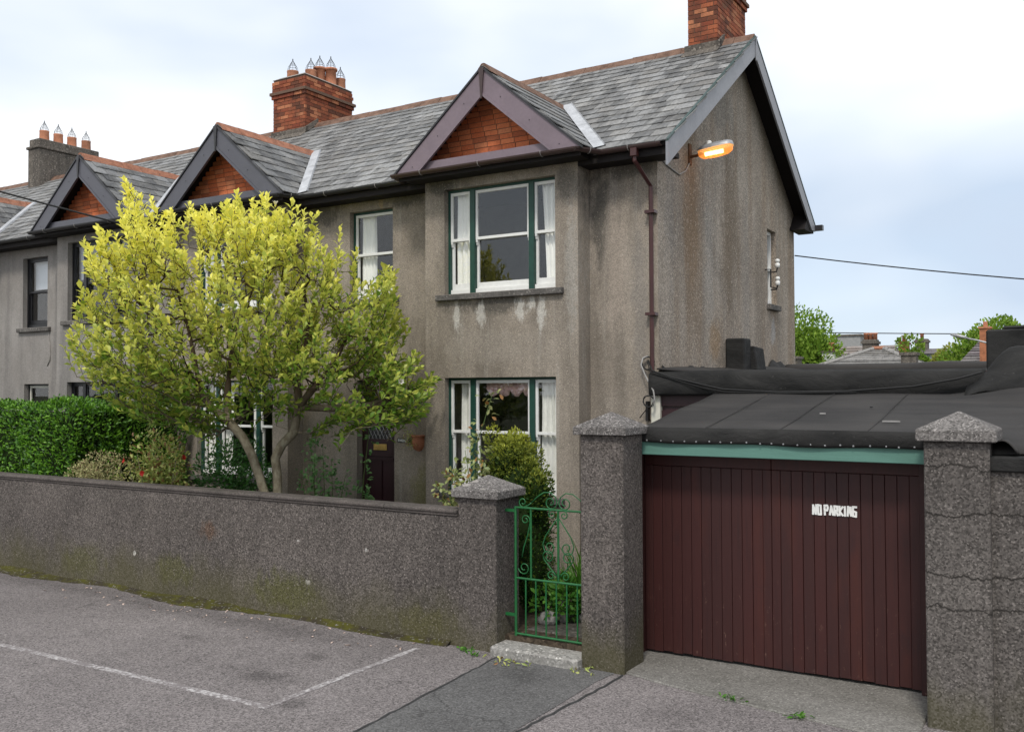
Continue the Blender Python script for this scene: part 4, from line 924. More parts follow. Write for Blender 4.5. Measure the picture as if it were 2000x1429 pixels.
def flap(u,v):
    x = -4.10+2.88*u; return (x, 8.915-.012*math.sin(v*3)+.006*math.sin(x*9), 2.385-(.14+.008*math.sin(x*5))*v + (.012 if v == 0 else 0))
fl = felt_sheet(flap, 50, 5, 'felt_flap', ga, 'felt_black', .012)
MB().box(-4.05,-1.2,8.91,8.96,2.34,2.385).build('felt_roll','felt_black',fl,bevel=.02,seg=3)
for k in range(22):
    xx = -4.04+2.78*(k+.5)/22+random.uniform(-.02,.02); MB().lathe((xx,8.895,2.262+random.uniform(-.006,.006)),[(.001,-.008),(.008,-.006),(.009,0),(.008,.006),(.001,.008)],6,False).build('clout_nail','galv',fl)
# corner flap tucked behind the tall pillar's cap
def tuck(u,v): return (-4.33+.42*u, 8.86+.45*v, 2.46-.11*u+.02*math.sin(u*6+v*3))
felt_sheet(tuck, 12, 6, 'felt_tuck', ga, 'felt', .012)
# upper roof: upstand facing the street, sloping top, rear kerb
def upstand(u,v):
    x = -4.93+3.95*u; z = 2.70+.03*math.sin(x*1.3)*.3 + .29*v; y = 11.44-.03*math.sin(v*math.pi)+wr(x,z*3,.02)
    if v > .9: y += .05
    return (x,y,z)
up1 = felt_sheet(upstand, 50, 10, 'felt_upstand', ga, 'felt_black', .02)
def roof_up(u,v):
    x = -4.84+6.5*u; y = 11.47+6.0*v; return (x,y,2.965+.13*v+wr(x*1.4,y,.025)+(.09*max(0,1-u*9)))
ru = felt_sheet(roof_up, 60, 24, 'felt_roof', ga)
def kerb(u,v):
    x = -4.80+6.5*u; a = v*math.pi; return (x, 17.6-.25*math.cos(a), 3.05+(.17+wr(x*2,3,.03))*math.sin(a)**.6)
felt_sheet(kerb, 50, 8, 'felt_kerb', ga)
MB().box(-1.15,1.8,11.42,11.5,0,2.95).build('rear_wall','dash',ga); MB().box(-3.2,-1.16,11.46,11.54,0,2.7).build('rear_wall','dash',ga)
def flash(u,v):
    y = 11.62+6.4*u; top = 3.06 + .035*math.sin(y*5)+.03*math.sin(y*11+1) + .05*u + (.16*math.exp(-((y-17.1)/.62)**4))
    return (X1+.012+.03*(1-v)+.2*math.exp(-((y-17.1)/.6)**4)*(1-v), y, 2.9+(top-2.9)*v)
felt_sheet(flash, 70, 4, 'wall_flashing', ga, 'felt_black', .012)
vb = MB().box(X1+.003,X1+.30,14.20,14.55,2.95,3.56).build('vent_box','felt_black',ga,bevel=.02)
MB().hexa([(X1+.05,14.55,2.95),(X1+.42,14.55,2.95),(X1+.42,15.0,2.95),(X1+.05,15.0,2.95),(X1+.02,14.56,3.42),(X1+.34,14.56,3.45),(X1+.38,14.95,3.42),(X1+.02,14.95,3.40)]).build('vent_hood','felt_black',vb,bevel=.015)
# felt-covered structures at the right
bx = MB(); bx.box(-1.10,3,13.0,16,2.9,3.50); bx.box(-.92,3,13.1,15.8,3.50,3.545); bx.build('felt_box','felt_black',ga,bevel=.02)
def mound(u,v):
    x = -1.16+3.1*u; y = 11.1+1.6*v
    t = max(0,min(1,(x+1.10)/.42)); t = t*t*(3-2*t); z = 2.93+.02*v+.30*t + wr(x*3,y*3,.035)
    if v < .2: z -= (1-v/.2)**1.5*(.42*t+.12)
    if u < .08: z -= (1-u/.08)*.12
    return (x,y,z)
felt_sheet(mound, 44, 28, 'felt_mound', ga, 'felt_black')
def mound_front(u,v): x = -.72+3.2*u; return (x, 8.62+.5*v, 2.245+.15*v**.6+wr(x*3,v*5,.02))
felt_sheet(mound_front, 40, 8, 'felt_roof', ga, 'felt')
def cap_fold(u,v): return (-.66+.16*u, 8.5+.5*v, 2.36-.1*u+.05*math.sin(u*3)-.02*v)
felt_sheet(cap_fold, 8, 6, 'felt_tuck', ga, 'felt', .012)
for (xx,yy,l,a) in ((-2.35,9.9,.06,.2),(-1.62,9.5,.16,.1),(-1.95,10.3,.03,.6)): 
    zz = 2.385+.35*((yy-8.92)/2.42)**1.05; MB().prism([(xx-l/2,yy-.012),(xx+l*.1,yy-.004),(xx+l/2,yy-.01),(xx+l*.4,yy+.008),(xx-l*.2,yy+.01)],'z',zz,zz+.014).build('debris','cable_grey' if l>.05 else 'frame_black',rl)
# side door in the passage
sdr = thing('side_door',(-4.4,11.6,0),'dark maroon side door under the felt upstand beside the house corner','door')
MB().box(-4.80,-3.9,11.56,11.60,.05,2.55).build('leaf','door_maroon',sdr); MB().box(-4.80,-3.9,11.52,11.62,2.56,2.72).build('lintel','door_maroon',sdr)
MB().box(-4.93,-4.805,11.49,11.6,.05,2.70).build('post','cream',sdr); MB().box(-4.73,-3.97,11.545,11.559,1.4,2.42).build('panel','pipe',sdr,bevel=.01)
MB().box(-4.80,-4.74,11.53,11.558,.05,2.5).build('stile','door_maroon',sdr); MB().box(-4.74,-3.9,11.53,11.558,2.44,2.52).build('rail','door_maroon',sdr)
ib = thing('iron_bracket',(-4.99,11.45,2.5),'small black iron bracket on the house corner above the tall pillar','bracket')
MB().box(-5.0,-4.97,11.46,11.55,2.36,2.62).build('plate','iron_black',ib); MB().tube([(-4.985,11.46,2.52),(-5.1,11.5,2.40)],.007,5).build('stay','iron_black',ib)

# ------------------------------------------------------------------ foliage helpers
def leaves_mesh(name, mat, P, D, N, L_, Wd, tint=None, full=True, curl=.12):
    """P base points, D leaf directions, N leaf normals (n,3); one small folded blade per leaf"""
    n = len(P); D = D/np.linalg.norm(D,axis=1,keepdims=True); Sd = np.cross(D,N); Sd /= np.linalg.norm(Sd,axis=1,keepdims=True)+1e-9; N = np.cross(Sd,D)
    L_ = np.broadcast_to(np.asarray(L_,float),(n,))[:,None]; Wd = np.broadcast_to(np.asarray(Wd,float),(n,))[:,None]
    if full:
        q = [(0,0,0),(.32,.34,.06),(.32,-.34,.06),(.34,0,-.02),(.68,.5,.02),(.68,-.5,.02),(.7,0,-.07),(1,0,-curl*1.6)]
        F = [(0,3,1),(0,2,3),(1,3,6,4),(3,2,5,6),(4,6,7),(6,5,7)]
    else:
        q = [(0,0,0),(.5,.5,.05),(.5,-.5,.05),(1,0,-curl)]; F = [(0,3,1),(0,2,3)]
    V = np.stack([P + D*L_*a + Sd*Wd*b + N*L_*c for a,b,c in q],1).reshape(-1,3); k = len(q)
    lt = np.array([len(f) for f in F]); flat = np.concatenate([np.array(f) for f in F])
    loops = (flat[None,:] + (np.arange(n)*k)[:,None]).ravel(); tot = np.tile(lt,n); st_ = np.concatenate([[0],np.cumsum(tot)[:-1]])
    me = bpy.data.meshes.new(name); me.vertices.add(n*k); me.vertices.foreach_set('co',V.ravel()); me.loops.add(len(loops)); me.loops.foreach_set('vertex_index',loops.astype(np.int32))
    me.polygons.add(len(tot)); me.polygons.foreach_set('loop_start',st_.astype(np.int32)); me.polygons.foreach_set('loop_total',tot.astype(np.int32)); me.update(calc_edges=True); me.validate()
    if tint is not None:
        a = me.attributes.new('tint','FLOAT','POINT'); a.data.foreach_set('value',np.repeat(np.clip(tint,0,1),k).astype(np.float32))
    me.materials.append(M[mat]); return me
def obj(name, me, parent=None):
    o = bpy.data.objects.new(name, me); return link(o, parent)
def unit(v): return v/(np.linalg.norm(v,axis=-1,keepdims=True)+1e-9)
def rdir(n, rng): return unit(rng.normal(size=(n,3)))

def in_poly(px, pz, poly):
    c = np.zeros(len(px),bool); n = len(poly); j = n-1
    for i in range(n):
        xi,zi = poly[i]; xj,zj = poly[j]
        t = ((zi > pz) != (zj > pz)) & (px < (xj-xi)*(pz-zi)/(zj-zi+1e-12)+xi); c ^= t; j = i
    return c
def branch_mesh(nodes, parent, rad_, name, mat, par_obj, minr=0):
    """tapered limbs from a node tree"""
    ch = {}
    for i,p in enumerate(parent):
        if p >= 0: ch.setdefault(p,[]).append(i)
    mb = MB(); done = set()
    for i in range(len(nodes)):
        kids = ch.get(i,[])
        if parent[i] == -1 or True:
            for k in kids:
                big = max(kids, key=lambda q: rad_[q])
                if parent[i] != -1 and k == big: continue
                path = [i,k]
                while ch.get(path[-1]): path.append(max(ch[path[-1]], key=lambda q: rad_[q]))
                rr_ = [min(rad_[path[0]], rad_[path[1]]*1.25)] + [rad_[q] for q in path[1:]]
                mb.tube([nodes[q] for q in path], rr_, 8 if rr_[0] > .03 else (5 if rr_[0] > .01 else 4))
    return mb.build(name, mat, par_obj, smooth=True)
def grow(trunks, targets, rng, step=.16, tip_r=.0035, power=2.35):
    nodes = []; parent = []
    for t in trunks:
        prev = -1
        for p in t:
            nodes.append(np.array(p,float)); parent.append(prev); prev = len(nodes)-1
    root_n = len(nodes); A = np.array(nodes)
    order = np.argsort([np.min(np.linalg.norm(A-t,axis=1)) for t in targets])
    ends = {}
    for ti in order:
        t = targets[ti]; A = np.array(nodes); d = t-A; dist = np.linalg.norm(d,axis=1)+1e-6
        cost = dist*(1+.9*np.clip(-d[:,2]/dist+.15,0,2)); cost[[i for i in range(root_n) if A[i,2] < 1.75]] += 9
        b = int(np.argmin(cost)); pd = A[b]-A[parent[b]] if parent[b] >= 0 else np.array((0,0,1.)); pd = pd/(np.linalg.norm(pd)+1e-9)
        c = A[b] + (pd*.45+np.array((0,0,.12)))*dist[b]*.5; n = max(1,int(dist[b]/step)); prev = b
        for k in range(1,n+1):
            u = k/n; q = (1-u)**2*A[b]+2*u*(1-u)*c+u*u*t + (rng.normal(size=3)*.014 if k < n else 0)
            nodes.append(q); parent.append(prev); prev = len(nodes)-1
        ends[ti] = prev
    return nodes, parent, ends, root_n
def radii(nodes, parent, ends, tip_r, power):
    acc = np.zeros(len(nodes)); kids = np.zeros(len(nodes),int)
    for i in range(len(nodes)-1,-1,-1):
        if acc[i] == 0: acc[i] = tip_r**power
        if parent[i] >= 0: acc[parent[i]] += acc[i]
    return acc**(1/power)

# ------------------------------------------------------------------ the yellow-green magnolia
RV = np.array((math.cos(YAW),math.sin(YAW),0)); FV = np.array((-math.sin(YAW),math.cos(YAW),0)); TD = 12.95
def svz(s, z, d=0.): return RV*s + FV*(TD+d) + np.array((0,0,z))     # across the crown, height, depth through the crown
k_ = TD/1834.; sz = lambda x,y: ((x-1000)*k_, 2.8+(757-y)*k_)
crown = [sz(*p) for p in ((272,345),(292,372),(330,385),(352,375),(400,398),(440,392),(470,400),(505,372),(530,378),(560,402),(610,398),(640,415),(665,450),(700,475),(690,520),(735,545),(745,505),(775,530),(785,600),(795,660),(825,690),(858,752),(845,800),(800,825),(740,815),(700,838),(620,850),(575,820),(540,800),(470,812),(420,830),(370,842),(300,818),(235,792),(215,760),(165,735),(172,700),(132,690),(165,640),(158,600),(185,570),(150,540),(190,515),(162,490),(180,462),(215,470),(222,430),(245,440),(240,395),(262,390))]
rng = np.random.default_rng(21)
mg = thing('magnolia_tree', (-9.62,9.32,.16), 'yellow-green magnolia tree with two pale trunks behind the garden wall', 'tree')
ss = np.array([c[0] for c in crown]); zz = np.array([c[1] for c in crown]); PL = np.array(crown)
tg = []
while len(tg) < 1500:
    s_, z_ = rng.uniform(ss.min(),ss.max()), rng.uniform(zz.min(),zz.max())
    if not in_poly(np.array([s_]),np.array([z_]),crown)[0]: continue
    edge = np.min(np.hypot(PL[:,0]-s_,PL[:,1]-z_)); th = min(1.55,.22+1.15*math.sqrt(edge))
    d_ = th*(rng.beta(.75,.75)*2-1)
    if z_ < 3.1 and abs(s_+3.2) < 1.0 and rng.random() < .55: continue
    if rng.random() < .35 and edge > .7 and abs(d_) < .45*th: continue
    if math.sin(s_*3.1+1.3)*math.sin(z_*3.7+d_*2+.6)+.6*math.sin(s_*6.3+z_*4.1+d_*3) < -.3 and rng.random() < .93: continue
    p = svz(s_,z_,d_)
    if p[1] > 10.95: p = p - FV*(p[1]-10.95)/FV[1]
    tg.append(p)
tg = np.array(tg); CC = svz(-3.3,3.0,0)
ax = np.array([unit((t-CC)*np.array((1,1,.8)))*.55 + np.array((0,0,.75)) + rng.normal(size=3)*.22 for t in tg]); ax = unit(ax)
# flatter shoots at the low sides
low = tg[:,2] < 3.2; ax[low] = unit(ax[low]*np.array((1.5,1.5,.55)))
SLn = rng.uniform(.22,.5,len(tg)); base = tg - ax*SLn[:,None]
tA = [svz(*sz(525,985)), svz(*sz(508,930)), svz(*sz(492,885)), svz(*sz(474,850)), svz(*sz(447,818),-.02), svz(*sz(415,792),-.05), svz(*sz(395,760),-.08), svz(*sz(385,700),-.1), svz(*sz(370,630),-.1)]
tA2 = [svz(*sz(447,818),-.02), svz(*sz(440,770),.1), svz(*sz(440,700),.2), svz(*sz(455,620),.25)]
tB = [svz(*sz(541,985),.05), svz(*sz(540,925),.05), svz(*sz(536,892),.05), svz(*sz(549,866),.05), svz(*sz(572,842),.05), svz(*sz(581,792),.05), svz(*sz(580,740),.05), svz(*sz(592,690),.08), svz(*sz(600,620),.1), svz(*sz(590,560),.1)]
tB2 = [svz(*sz(581,792),.05), svz(*sz(620,750),-.1), svz(*sz(660,700),-.15), svz(*sz(690,640),-.15)]
tB3 = [svz(*sz(581,792),.05), svz(*sz(640,795),.05), svz(*sz(700,795),.05), svz(*sz(760,780),.0)]
def dens(t, n=4):
    out = []
    for a,b in zip(t,t[1:]): out += [a+(b-a)*k/n for k in range(n)]
    return out+[t[-1]]
gnd = lambda t, x: [np.array((t[0][0]+x,t[0][1],.1))] + t
nodes, parent, ends, rn = grow([dens(gnd(tA,.12)),dens(tA2),dens(gnd(tB,-.05)),dens(tB2),dens(tB3)], base, rng)
# the secondary limbs hang on their trunk
starts = []
i0 = 0
for t in (gnd(tA,.12),tA2,gnd(tB,-.05),tB2,tB3): starts.append(i0); i0 += (len(t)-1)*4+1
def nearest(i, lo, hi): return lo+int(np.argmin([np.linalg.norm(nodes[i]-nodes[j]) for j in range(lo,hi)]))
parent[starts[1]] = nearest(starts[1],starts[0],starts[1]); parent[starts[3]] = nearest(starts[3],starts[2],starts[3]); parent[starts[4]] = nearest(starts[4],starts[2],starts[3])
acc = np.zeros(len(nodes)); order = list(range(rn,len(nodes)))[::-1] + [i for r in ((starts[1],starts[2]),(starts[3],starts[4]),(starts[4],rn),(starts[0],starts[1]),(starts[2],starts[3])) for i in range(r[0],r[1])[::-1]]
for i in order:
    if acc[i] == 0: acc[i] = .0042**2.45
    if parent[i] >= 0: acc[parent[i]] += acc[i]
rad_ = np.minimum(acc**(1/2.45), .085)
for i in range(rn):   # trunks as thick as they show
    z_ = nodes[i][2]
    rad_[i] = max(rad_[i], .062 if z_ < 2.4 else (.05 if z_ < 2.9 else .03 if z_ < 3.4 else .02))
tk = [i for i in range(rn)]
branch_mesh(nodes, parent, rad_, 'trunk_and_branches', 'bark_magnolia', mg)
sh = MB()
for i in range(len(tg)):
    b = base[i]; t = tg[i]; m_ = (b+t)/2 + np.random.default_rng(i).normal(size=3)*.012; sh.tube([b,m_,t],[.0045,.0035,.002],4)
sh.build('shoots','bark_dark',mg)
P_=[];D_=[];N_=[];Ls_=[];T_=[]
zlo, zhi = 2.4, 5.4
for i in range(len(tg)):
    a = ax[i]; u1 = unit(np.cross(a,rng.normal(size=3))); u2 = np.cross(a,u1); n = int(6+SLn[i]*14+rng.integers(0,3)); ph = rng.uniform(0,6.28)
    height_frac = np.clip((tg[i,2]-zlo)/(zhi-zlo),0,1); sleft = np.clip((-2.6-(tg[i]@RV))/2.2+.35,0,1)
    tone = .05+.95*height_frac**.9*(.62+.38*sleft)  # leaf tint turns yellower with height and towards the crown's left
    for k in range(n):
        f = 1-(k/n)**1.1; phi = ph+k*2.4; out = u1*math.cos(phi)+u2*math.sin(phi); el = .35+.75*(k/n)
        d = a*math.cos(el)+out*math.sin(el) + np.array((0,0,.10)); d = unit(d+rng.normal(size=3)*.16)
        nn = unit(np.cross(np.cross(d,a),d)+rng.normal(size=3)*.25+np.array((0,-.1,.55)))
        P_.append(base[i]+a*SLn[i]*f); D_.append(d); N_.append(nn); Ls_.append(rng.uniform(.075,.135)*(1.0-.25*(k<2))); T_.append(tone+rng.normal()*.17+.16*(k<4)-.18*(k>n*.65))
P_=np.array(P_);D_=np.array(D_);N_=np.array(N_);Ls_=np.array(Ls_)
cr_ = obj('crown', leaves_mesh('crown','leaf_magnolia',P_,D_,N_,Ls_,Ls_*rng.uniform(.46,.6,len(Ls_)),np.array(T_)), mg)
# a few white blossoms at shoot ends
idx = rng.choice(len(tg),16,replace=False)
for i in idx:
    a = ax[i]; n = 6; u1 = unit(np.cross(a,rng.normal(size=3))); u2 = np.cross(a,u1); dd = np.array([unit(a*1.0+.45*(u1*math.cos(t)+u2*math.sin(t))) for t in np.linspace(0,6.28,n,endpoint=False)])
    obj('blossom', leaves_mesh('blossom','flower_white',np.repeat(tg[i][None],n,0),dd,unit(a[None]-dd*.3),.075,.04), mg)

# ------------------------------------------------------------------ hedge, shrubs, roses
def leafy_surface(n, pts_fn, rng): return pts_fn(n)
def hedge_leaves(boxes, n, size, rng, mat, name, parent):
    P_=[];D_=[];N_=[]
    ar = []
    for (x0,x1,y0,y1,z0,z1) in boxes:
        for fx in (((x1,'x',1),(y1-y0)*(z1-z0)),((y0,'y',-1),(x1-x0)*(z1-z0)),((z1,'z',1),(x1-x0)*(y1-y0)),((x0,'x',-1),.3*(y1-y0)*(z1-z0)),((y1,'y',1),.4*(x1-x0)*(z1-z0))): ar.append(((x0,x1,y0,y1,z0,z1),fx[0],fx[1]))
    tot = sum(a[2] for a in ar)
    for b,(c,axn,sg),w in ar:
        m_ = int(n*w/tot); x = rng.uniform(b[0],b[1],m_); y = rng.uniform(b[2],b[3],m_); z = rng.uniform(b[4],b[5],m_)
        nm = np.zeros((m_,3)); i = 'xyz'.index(axn); nm[:,i] = sg; p = np.stack([x,y,z],1); p[:,i] = c
        wav = .05*np.sin(p[:,0]*3.1+p[:,1]*2.3)+.05*np.sin(p[:,2]*5+p[:,0]*4.1+p[:,1]*3)+rng.normal(size=m_)*.03
        p += nm*wav[:,None]; P_.append(p); d = unit(nm*.7+np.array((0,0,.65))+rng.normal(size=(m_,3))*.5); D_.append(d); N_.append(unit(nm+np.array((0,0,.6))+rng.normal(size=(m_,3))*.4))
    P_=np.concatenate(P_);D_=np.concatenate(D_);N_=np.concatenate(N_)
    return obj(name, leaves_mesh(name,mat,P_,D_,N_,rng.uniform(size[0],size[1],len(P_)),rng.uniform(size[0]*.42,size[1]*.42,len(P_))), parent)
hg = thing('clipped_hedge',(-14.3,9.6,.16),'tall clipped bright green hedge behind the wall at the left','hedge')
hb = [(-24,-13.5,8.85,9.7,.2,2.5),(-14.6,-13.62,9.6,11.05,.2,2.5)]
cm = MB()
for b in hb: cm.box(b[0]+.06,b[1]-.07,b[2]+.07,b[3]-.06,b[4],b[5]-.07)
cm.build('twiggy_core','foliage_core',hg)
hedge_leaves([(-19,-13.5,8.85,9.7,1.1,2.53),(-14.6,-13.6,9.6,11.05,.9,2.53)], 26000, (.05,.085), np.random.default_rng(5), 'leaf_hedge','foliage',hg)

def blob_shrub(name, c, r, n, size, mat, label, cat='shrub', stems=9, seed=0, aspect=.45, inner=.55, up=.5, tint=None, flower=None, full=False, lumps=5, stemmat='bark_dark', z0=.16, group=None):
    rng = np.random.default_rng(seed); t = thing(name,(c[0],c[1],z0),label,cat,group); c = np.array(c); r = np.array(r)
    lc = rdir(lumps,rng)*.45; lr = rng.uniform(.5,.8,lumps); k = rng.integers(0,lumps,n); d = rdir(n,rng)
    q = lc[k]+d*(lr[k]*rng.uniform(inner,1,n)**.5)[:,None]; P_ = c+q*r; P_[:,2] = np.maximum(P_[:,2],z0+.03)
    out = unit(d+np.array((0,0,up))); D_ = unit(out+rng.normal(size=(n,3))*.5); N_ = unit(d+np.array((0,0,.8))+rng.normal(size=(n,3))*.5)
    Ln = rng.uniform(size[0],size[1],n); tn = None if tint is None else tint(P_,d,rng)
    obj('foliage', leaves_mesh('foliage',mat,P_,D_,N_,Ln,Ln*aspect,tn,full), t)
    mb = MB()
    for i in range(stems):
        e = P_[rng.integers(0,n)]; b = np.array((c[0]+rng.normal()*.08*r[0],c[1]+rng.normal()*.08*r[1],z0)); m_ = (b+e)/2+np.array((0,0,.12))+rng.normal(size=3)*.06
        mb.tube([b,(b+m_)/2+rng.normal(size=3)*.02,m_,e],[.014,.011,.008,.003],5)
    mb.build('stems',stemmat,t,smooth=True)
    if flower:
        for i in range(flower[1]):
            dirn = unit(-FV*.8+np.array((0,0,.3))+rng.normal(size=3)*.5); p = c+dirn*r*.93
            nn = 9; u1 = unit(np.cross(dirn,rng.normal(size=3))); u2 = np.cross(dirn,u1); dd = np.array([unit(dirn*.7+(u1*math.cos(a)+u2*math.sin(a))*(.6 if j%2 else 1.0)) for j,a in enumerate(np.linspace(0,12.5,nn,endpoint=False))])
            obj('flower', leaves_mesh('flower',flower[0],np.repeat(p[None],nn,0),dd,unit(dirn[None]-dd*.2+.01),flower[2],flower[2]*.7), t)
    return t
blob_shrub('rounded_shrub',(-13.0,8.98,1.46),(.72,.32,.55),5200,(.03,.05),'leaf_pale','low rounded pale olive shrub in front of the hedge',seed=3,lumps=6)
blob_shrub('camellia',(-11.8,9.02,1.58),(.74,.36,.68),2200,(.05,.085),'leaf_camellia','open camellia bush with red flowers beside the pale shrub',seed=6,flower=('flower_red',4,.05),full=True,lumps=7,inner=.3,stems=22,stemmat='bark')
blob_shrub('dark_shrub',(-11.25,10.1,1.3),(.85,.42,.82),4200,(.05,.08),'leaf_dark','dark glossy green shrub below the bay window behind the tree trunks',seed=8,lumps=7)
blob_shrub('garden_fern',(-5.15,9.35,.42),(.3,.28,.3),500,(.06,.11),'leaf_blade','small bright green plant on the path edge seen through the gate',seed=12,full=True,lumps=4,stemmat='stem_green')
# dense upright yew behind the short pillar: golden tips
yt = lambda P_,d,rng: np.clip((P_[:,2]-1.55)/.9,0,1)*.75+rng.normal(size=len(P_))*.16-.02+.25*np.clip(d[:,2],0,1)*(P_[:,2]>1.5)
ysh = thing('upright_evergreen',(-5.9,9.75,.16),'dense upright evergreen bush with yellow-green tips behind the short pillar','shrub')
rng = np.random.default_rng(14); n = 9000; sp = np.array(((-6.02,9.75,1.95,.30,.3,.26),(-5.85,9.75,1.62,.36,.34,.4),(-5.72,9.7,1.2,.30,.3,.4),(-5.66,9.6,.75,.26,.28,.42),(-5.62,9.6,.45,.22,.25,.25),(-5.55,9.55,1.55,.12,.12,.3),(-6.15,9.8,1.6,.25,.25,.35)))
sp = np.concatenate([sp, np.array([[-5.9+rng.normal()*.22,9.7+rng.normal()*.12,1.75+rng.uniform(-.75,.42),.09,.09,rng.uniform(.1,.2)] for _ in range(26)])]); n = 13000; k = np.where(rng.random(n)<.62, rng.integers(0,7,n), rng.integers(7,len(sp),n)); d = rdir(n,rng); P_ = sp[k,:3]+d*sp[k,3:]*(rng.uniform(.6,1.05,n)**.5)[:,None]
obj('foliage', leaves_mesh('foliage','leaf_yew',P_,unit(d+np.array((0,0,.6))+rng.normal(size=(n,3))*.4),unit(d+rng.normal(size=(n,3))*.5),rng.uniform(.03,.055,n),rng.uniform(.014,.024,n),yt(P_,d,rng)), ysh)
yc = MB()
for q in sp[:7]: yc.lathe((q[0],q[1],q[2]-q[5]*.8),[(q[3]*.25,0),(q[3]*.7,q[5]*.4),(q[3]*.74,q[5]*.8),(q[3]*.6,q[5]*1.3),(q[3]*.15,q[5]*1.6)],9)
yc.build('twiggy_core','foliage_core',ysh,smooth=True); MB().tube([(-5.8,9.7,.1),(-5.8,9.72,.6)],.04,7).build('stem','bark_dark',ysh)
# strap-leaved clump by the gate
sb = thing('strap_leaf_clump',(-5.05,9.75,.16),'clump of tall strap-shaped leaves behind the gate','plant')
rng = np.random.default_rng(15); mb = MB()
for i in range(70):
    b = np.array((-5.05,9.75,.16))+rng.normal(size=3)*np.array((.07,.07,0)); a = unit(np.array((rng.normal()*.3,rng.normal()*.3,1.))); L_ = rng.uniform(.6,1.05); w = .012; sd_ = unit(np.cross(a,rng.normal(size=3))); be = rng.normal(size=3)*.12; be[2] = -.06
    pts = [b+a*L_*t+be*t*t*L_ for t in (0,.4,.75,1)]; vs = []
    for j,p in enumerate(pts): ww = w*(1,1,.7,.05)[j]; vs += [p-sd_*ww,p+sd_*ww]
    mb.add(vs,[(0,1,3,2),(2,3,5,4),(4,5,7,6)])
mb.build('blades','leaf_blade',sb)
def climber(name, stems, n_per, size, mat, label, seed, tipmat=None, cat='rose', spread=.05):
    rng = np.random.default_rng(seed); t = thing(name,tuple(stems[0][0][:2])+(.16,),label,cat); mb = MB(); P_=[];D_=[];N_=[]
    for s in stems:
        pts = [np.array(p,float) for p in s]; mb.tube(pts,[.011-.008*i/(len(pts)-1) for i in range(len(pts))],5)
        for j in range(int(n_per*1.5)):
            f = (.12+.88*rng.random())*(len(pts)-1); i = min(int(f),len(pts)-2); p = pts[i]+(pts[i+1]-pts[i])*(f-i); d = rdir(1,rng)[0]; d[2] = d[2]*.5-.05; off = unit(d)*rng.uniform(.02,spread+.06)
            for m_ in range(3):
                P_.append(p+off+rng.normal(size=3)*.02); D_.append(unit(d+rng.normal(size=3)*.7)); N_.append(unit(np.array((0,-.5,1))+rng.normal(size=3)*.5))
    n = len(P_); Ln = rng.uniform(size[0],size[1],n)*1.15
    mb.build('canes','stem_green',t,smooth=True); obj('leaves', leaves_mesh('leaves',mat,np.array(P_),np.array(D_),np.array(N_),Ln,Ln*.6), t); return t
climber('climbing_rose',[[(-9.32,10.75,.16),(-9.28,10.75,.9),(-9.22,10.75,1.5),(-9.12,10.74,2.1),(-9.1,10.72,2.62)],[(-9.32,10.75,.16),(-9.2,10.75,.8),(-9.12,10.75,1.3)]],26,(.05,.08),'leaf_rose','climbing rose cane growing up in front of the front door',31)
climber('rose_bush',[[(-9.9,10.6,.16),(-10.0,10.6,.9),(-10.1,10.6,1.5),(-10.15,10.6,2.05)],[(-9.88,10.6,.16),(-9.85,10.6,1.0),(-9.9,10.6,1.9)],[(-9.86,10.6,.16),(-9.7,10.6,1.0),(-9.72,10.6,1.75)],[(-9.75,10.6,.16),(-9.6,10.6,.9),(-9.45,10.6,1.5)],[(-9.9,10.6,.16),(-10.2,10.6,.9),(-10.35,10.6,1.5)],[(-9.8,10.55,.16),(-9.98,10.5,1.3),(-9.95,10.5,2.2)]],30,(.045,.075),'leaf_rose','loose rose bush between the tree trunks and the front door',32)
climber('rose_bush',[[(-6.62,9.4,.16),(-6.62,9.4,1.2),(-6.72,9.4,1.6),(-6.6,9.4,1.9)],[(-6.62,9.4,.16),(-6.68,9.4,1.3),(-6.86,9.38,1.62)],[(-6.6,9.4,.16),(-6.55,9.4,1.5),(-6.66,9.4,1.78)]],24,(.045,.07),'leaf_rose_pale','small pale-leaved rose bush beside the short pillar',33)
climber('tall_rose',[[(-6.32,9.45,.16),(-6.3,9.45,1.4),(-6.38,9.45,2.0),(-6.22,9.45,2.4),(-6.1,9.45,2.74)],[(-6.32,9.45,.16),(-6.42,9.45,1.6),(-6.5,9.45,2.05)],[(-6.3,9.45,.16),(-6.25,9.45,1.7),(-6.28,9.45,2.1)]],22,(.05,.075),'leaf_rose_pale','tall rose stem rising in front of the lower bay window',34)
# plant trailing from the wall pot
rng = np.random.default_rng(35); n = 150; P_ = np.array((-8.89,YF-.11,2.03))+rng.normal(size=(n,3))*np.array((.05,.03,.07)); me = leaves_mesh('trailing_plant','leaf_camellia',P_,unit(rng.normal(size=(n,3))+np.array((-.6,-.3,-.2))),rdir(n,rng),rng.uniform(.03,.06,n),.012); obj('trailing_plant',me,wp)
# tiny white blossom sprays behind the gate
ws = thing('white_flower_spray',(-4.62,9.3,.16),'sprays of tiny white flowers against the pillar behind the gate','flowers'); rng = np.random.default_rng(36); cs_ = np.array(((-4.75,9.25,1.42),(-4.62,9.25,1.45),(-4.78,9.25,1.2),(-4.58,9.25,1.15),(-4.68,9.25,1.3)))
n = 110; P_ = cs_[rng.integers(0,5,n)]+rng.normal(size=(n,3))*.03; obj('petals',leaves_mesh('petals','flower_white',P_,rdir(n,rng),rdir(n,rng),.02,.015),ws); mb = MB()
for q in cs_: mb.tube([(-4.62,9.3,.16),(-4.6,9.28,.8),tuple(q)],.004,4)
mb.build('stalks','stem_green',ws)
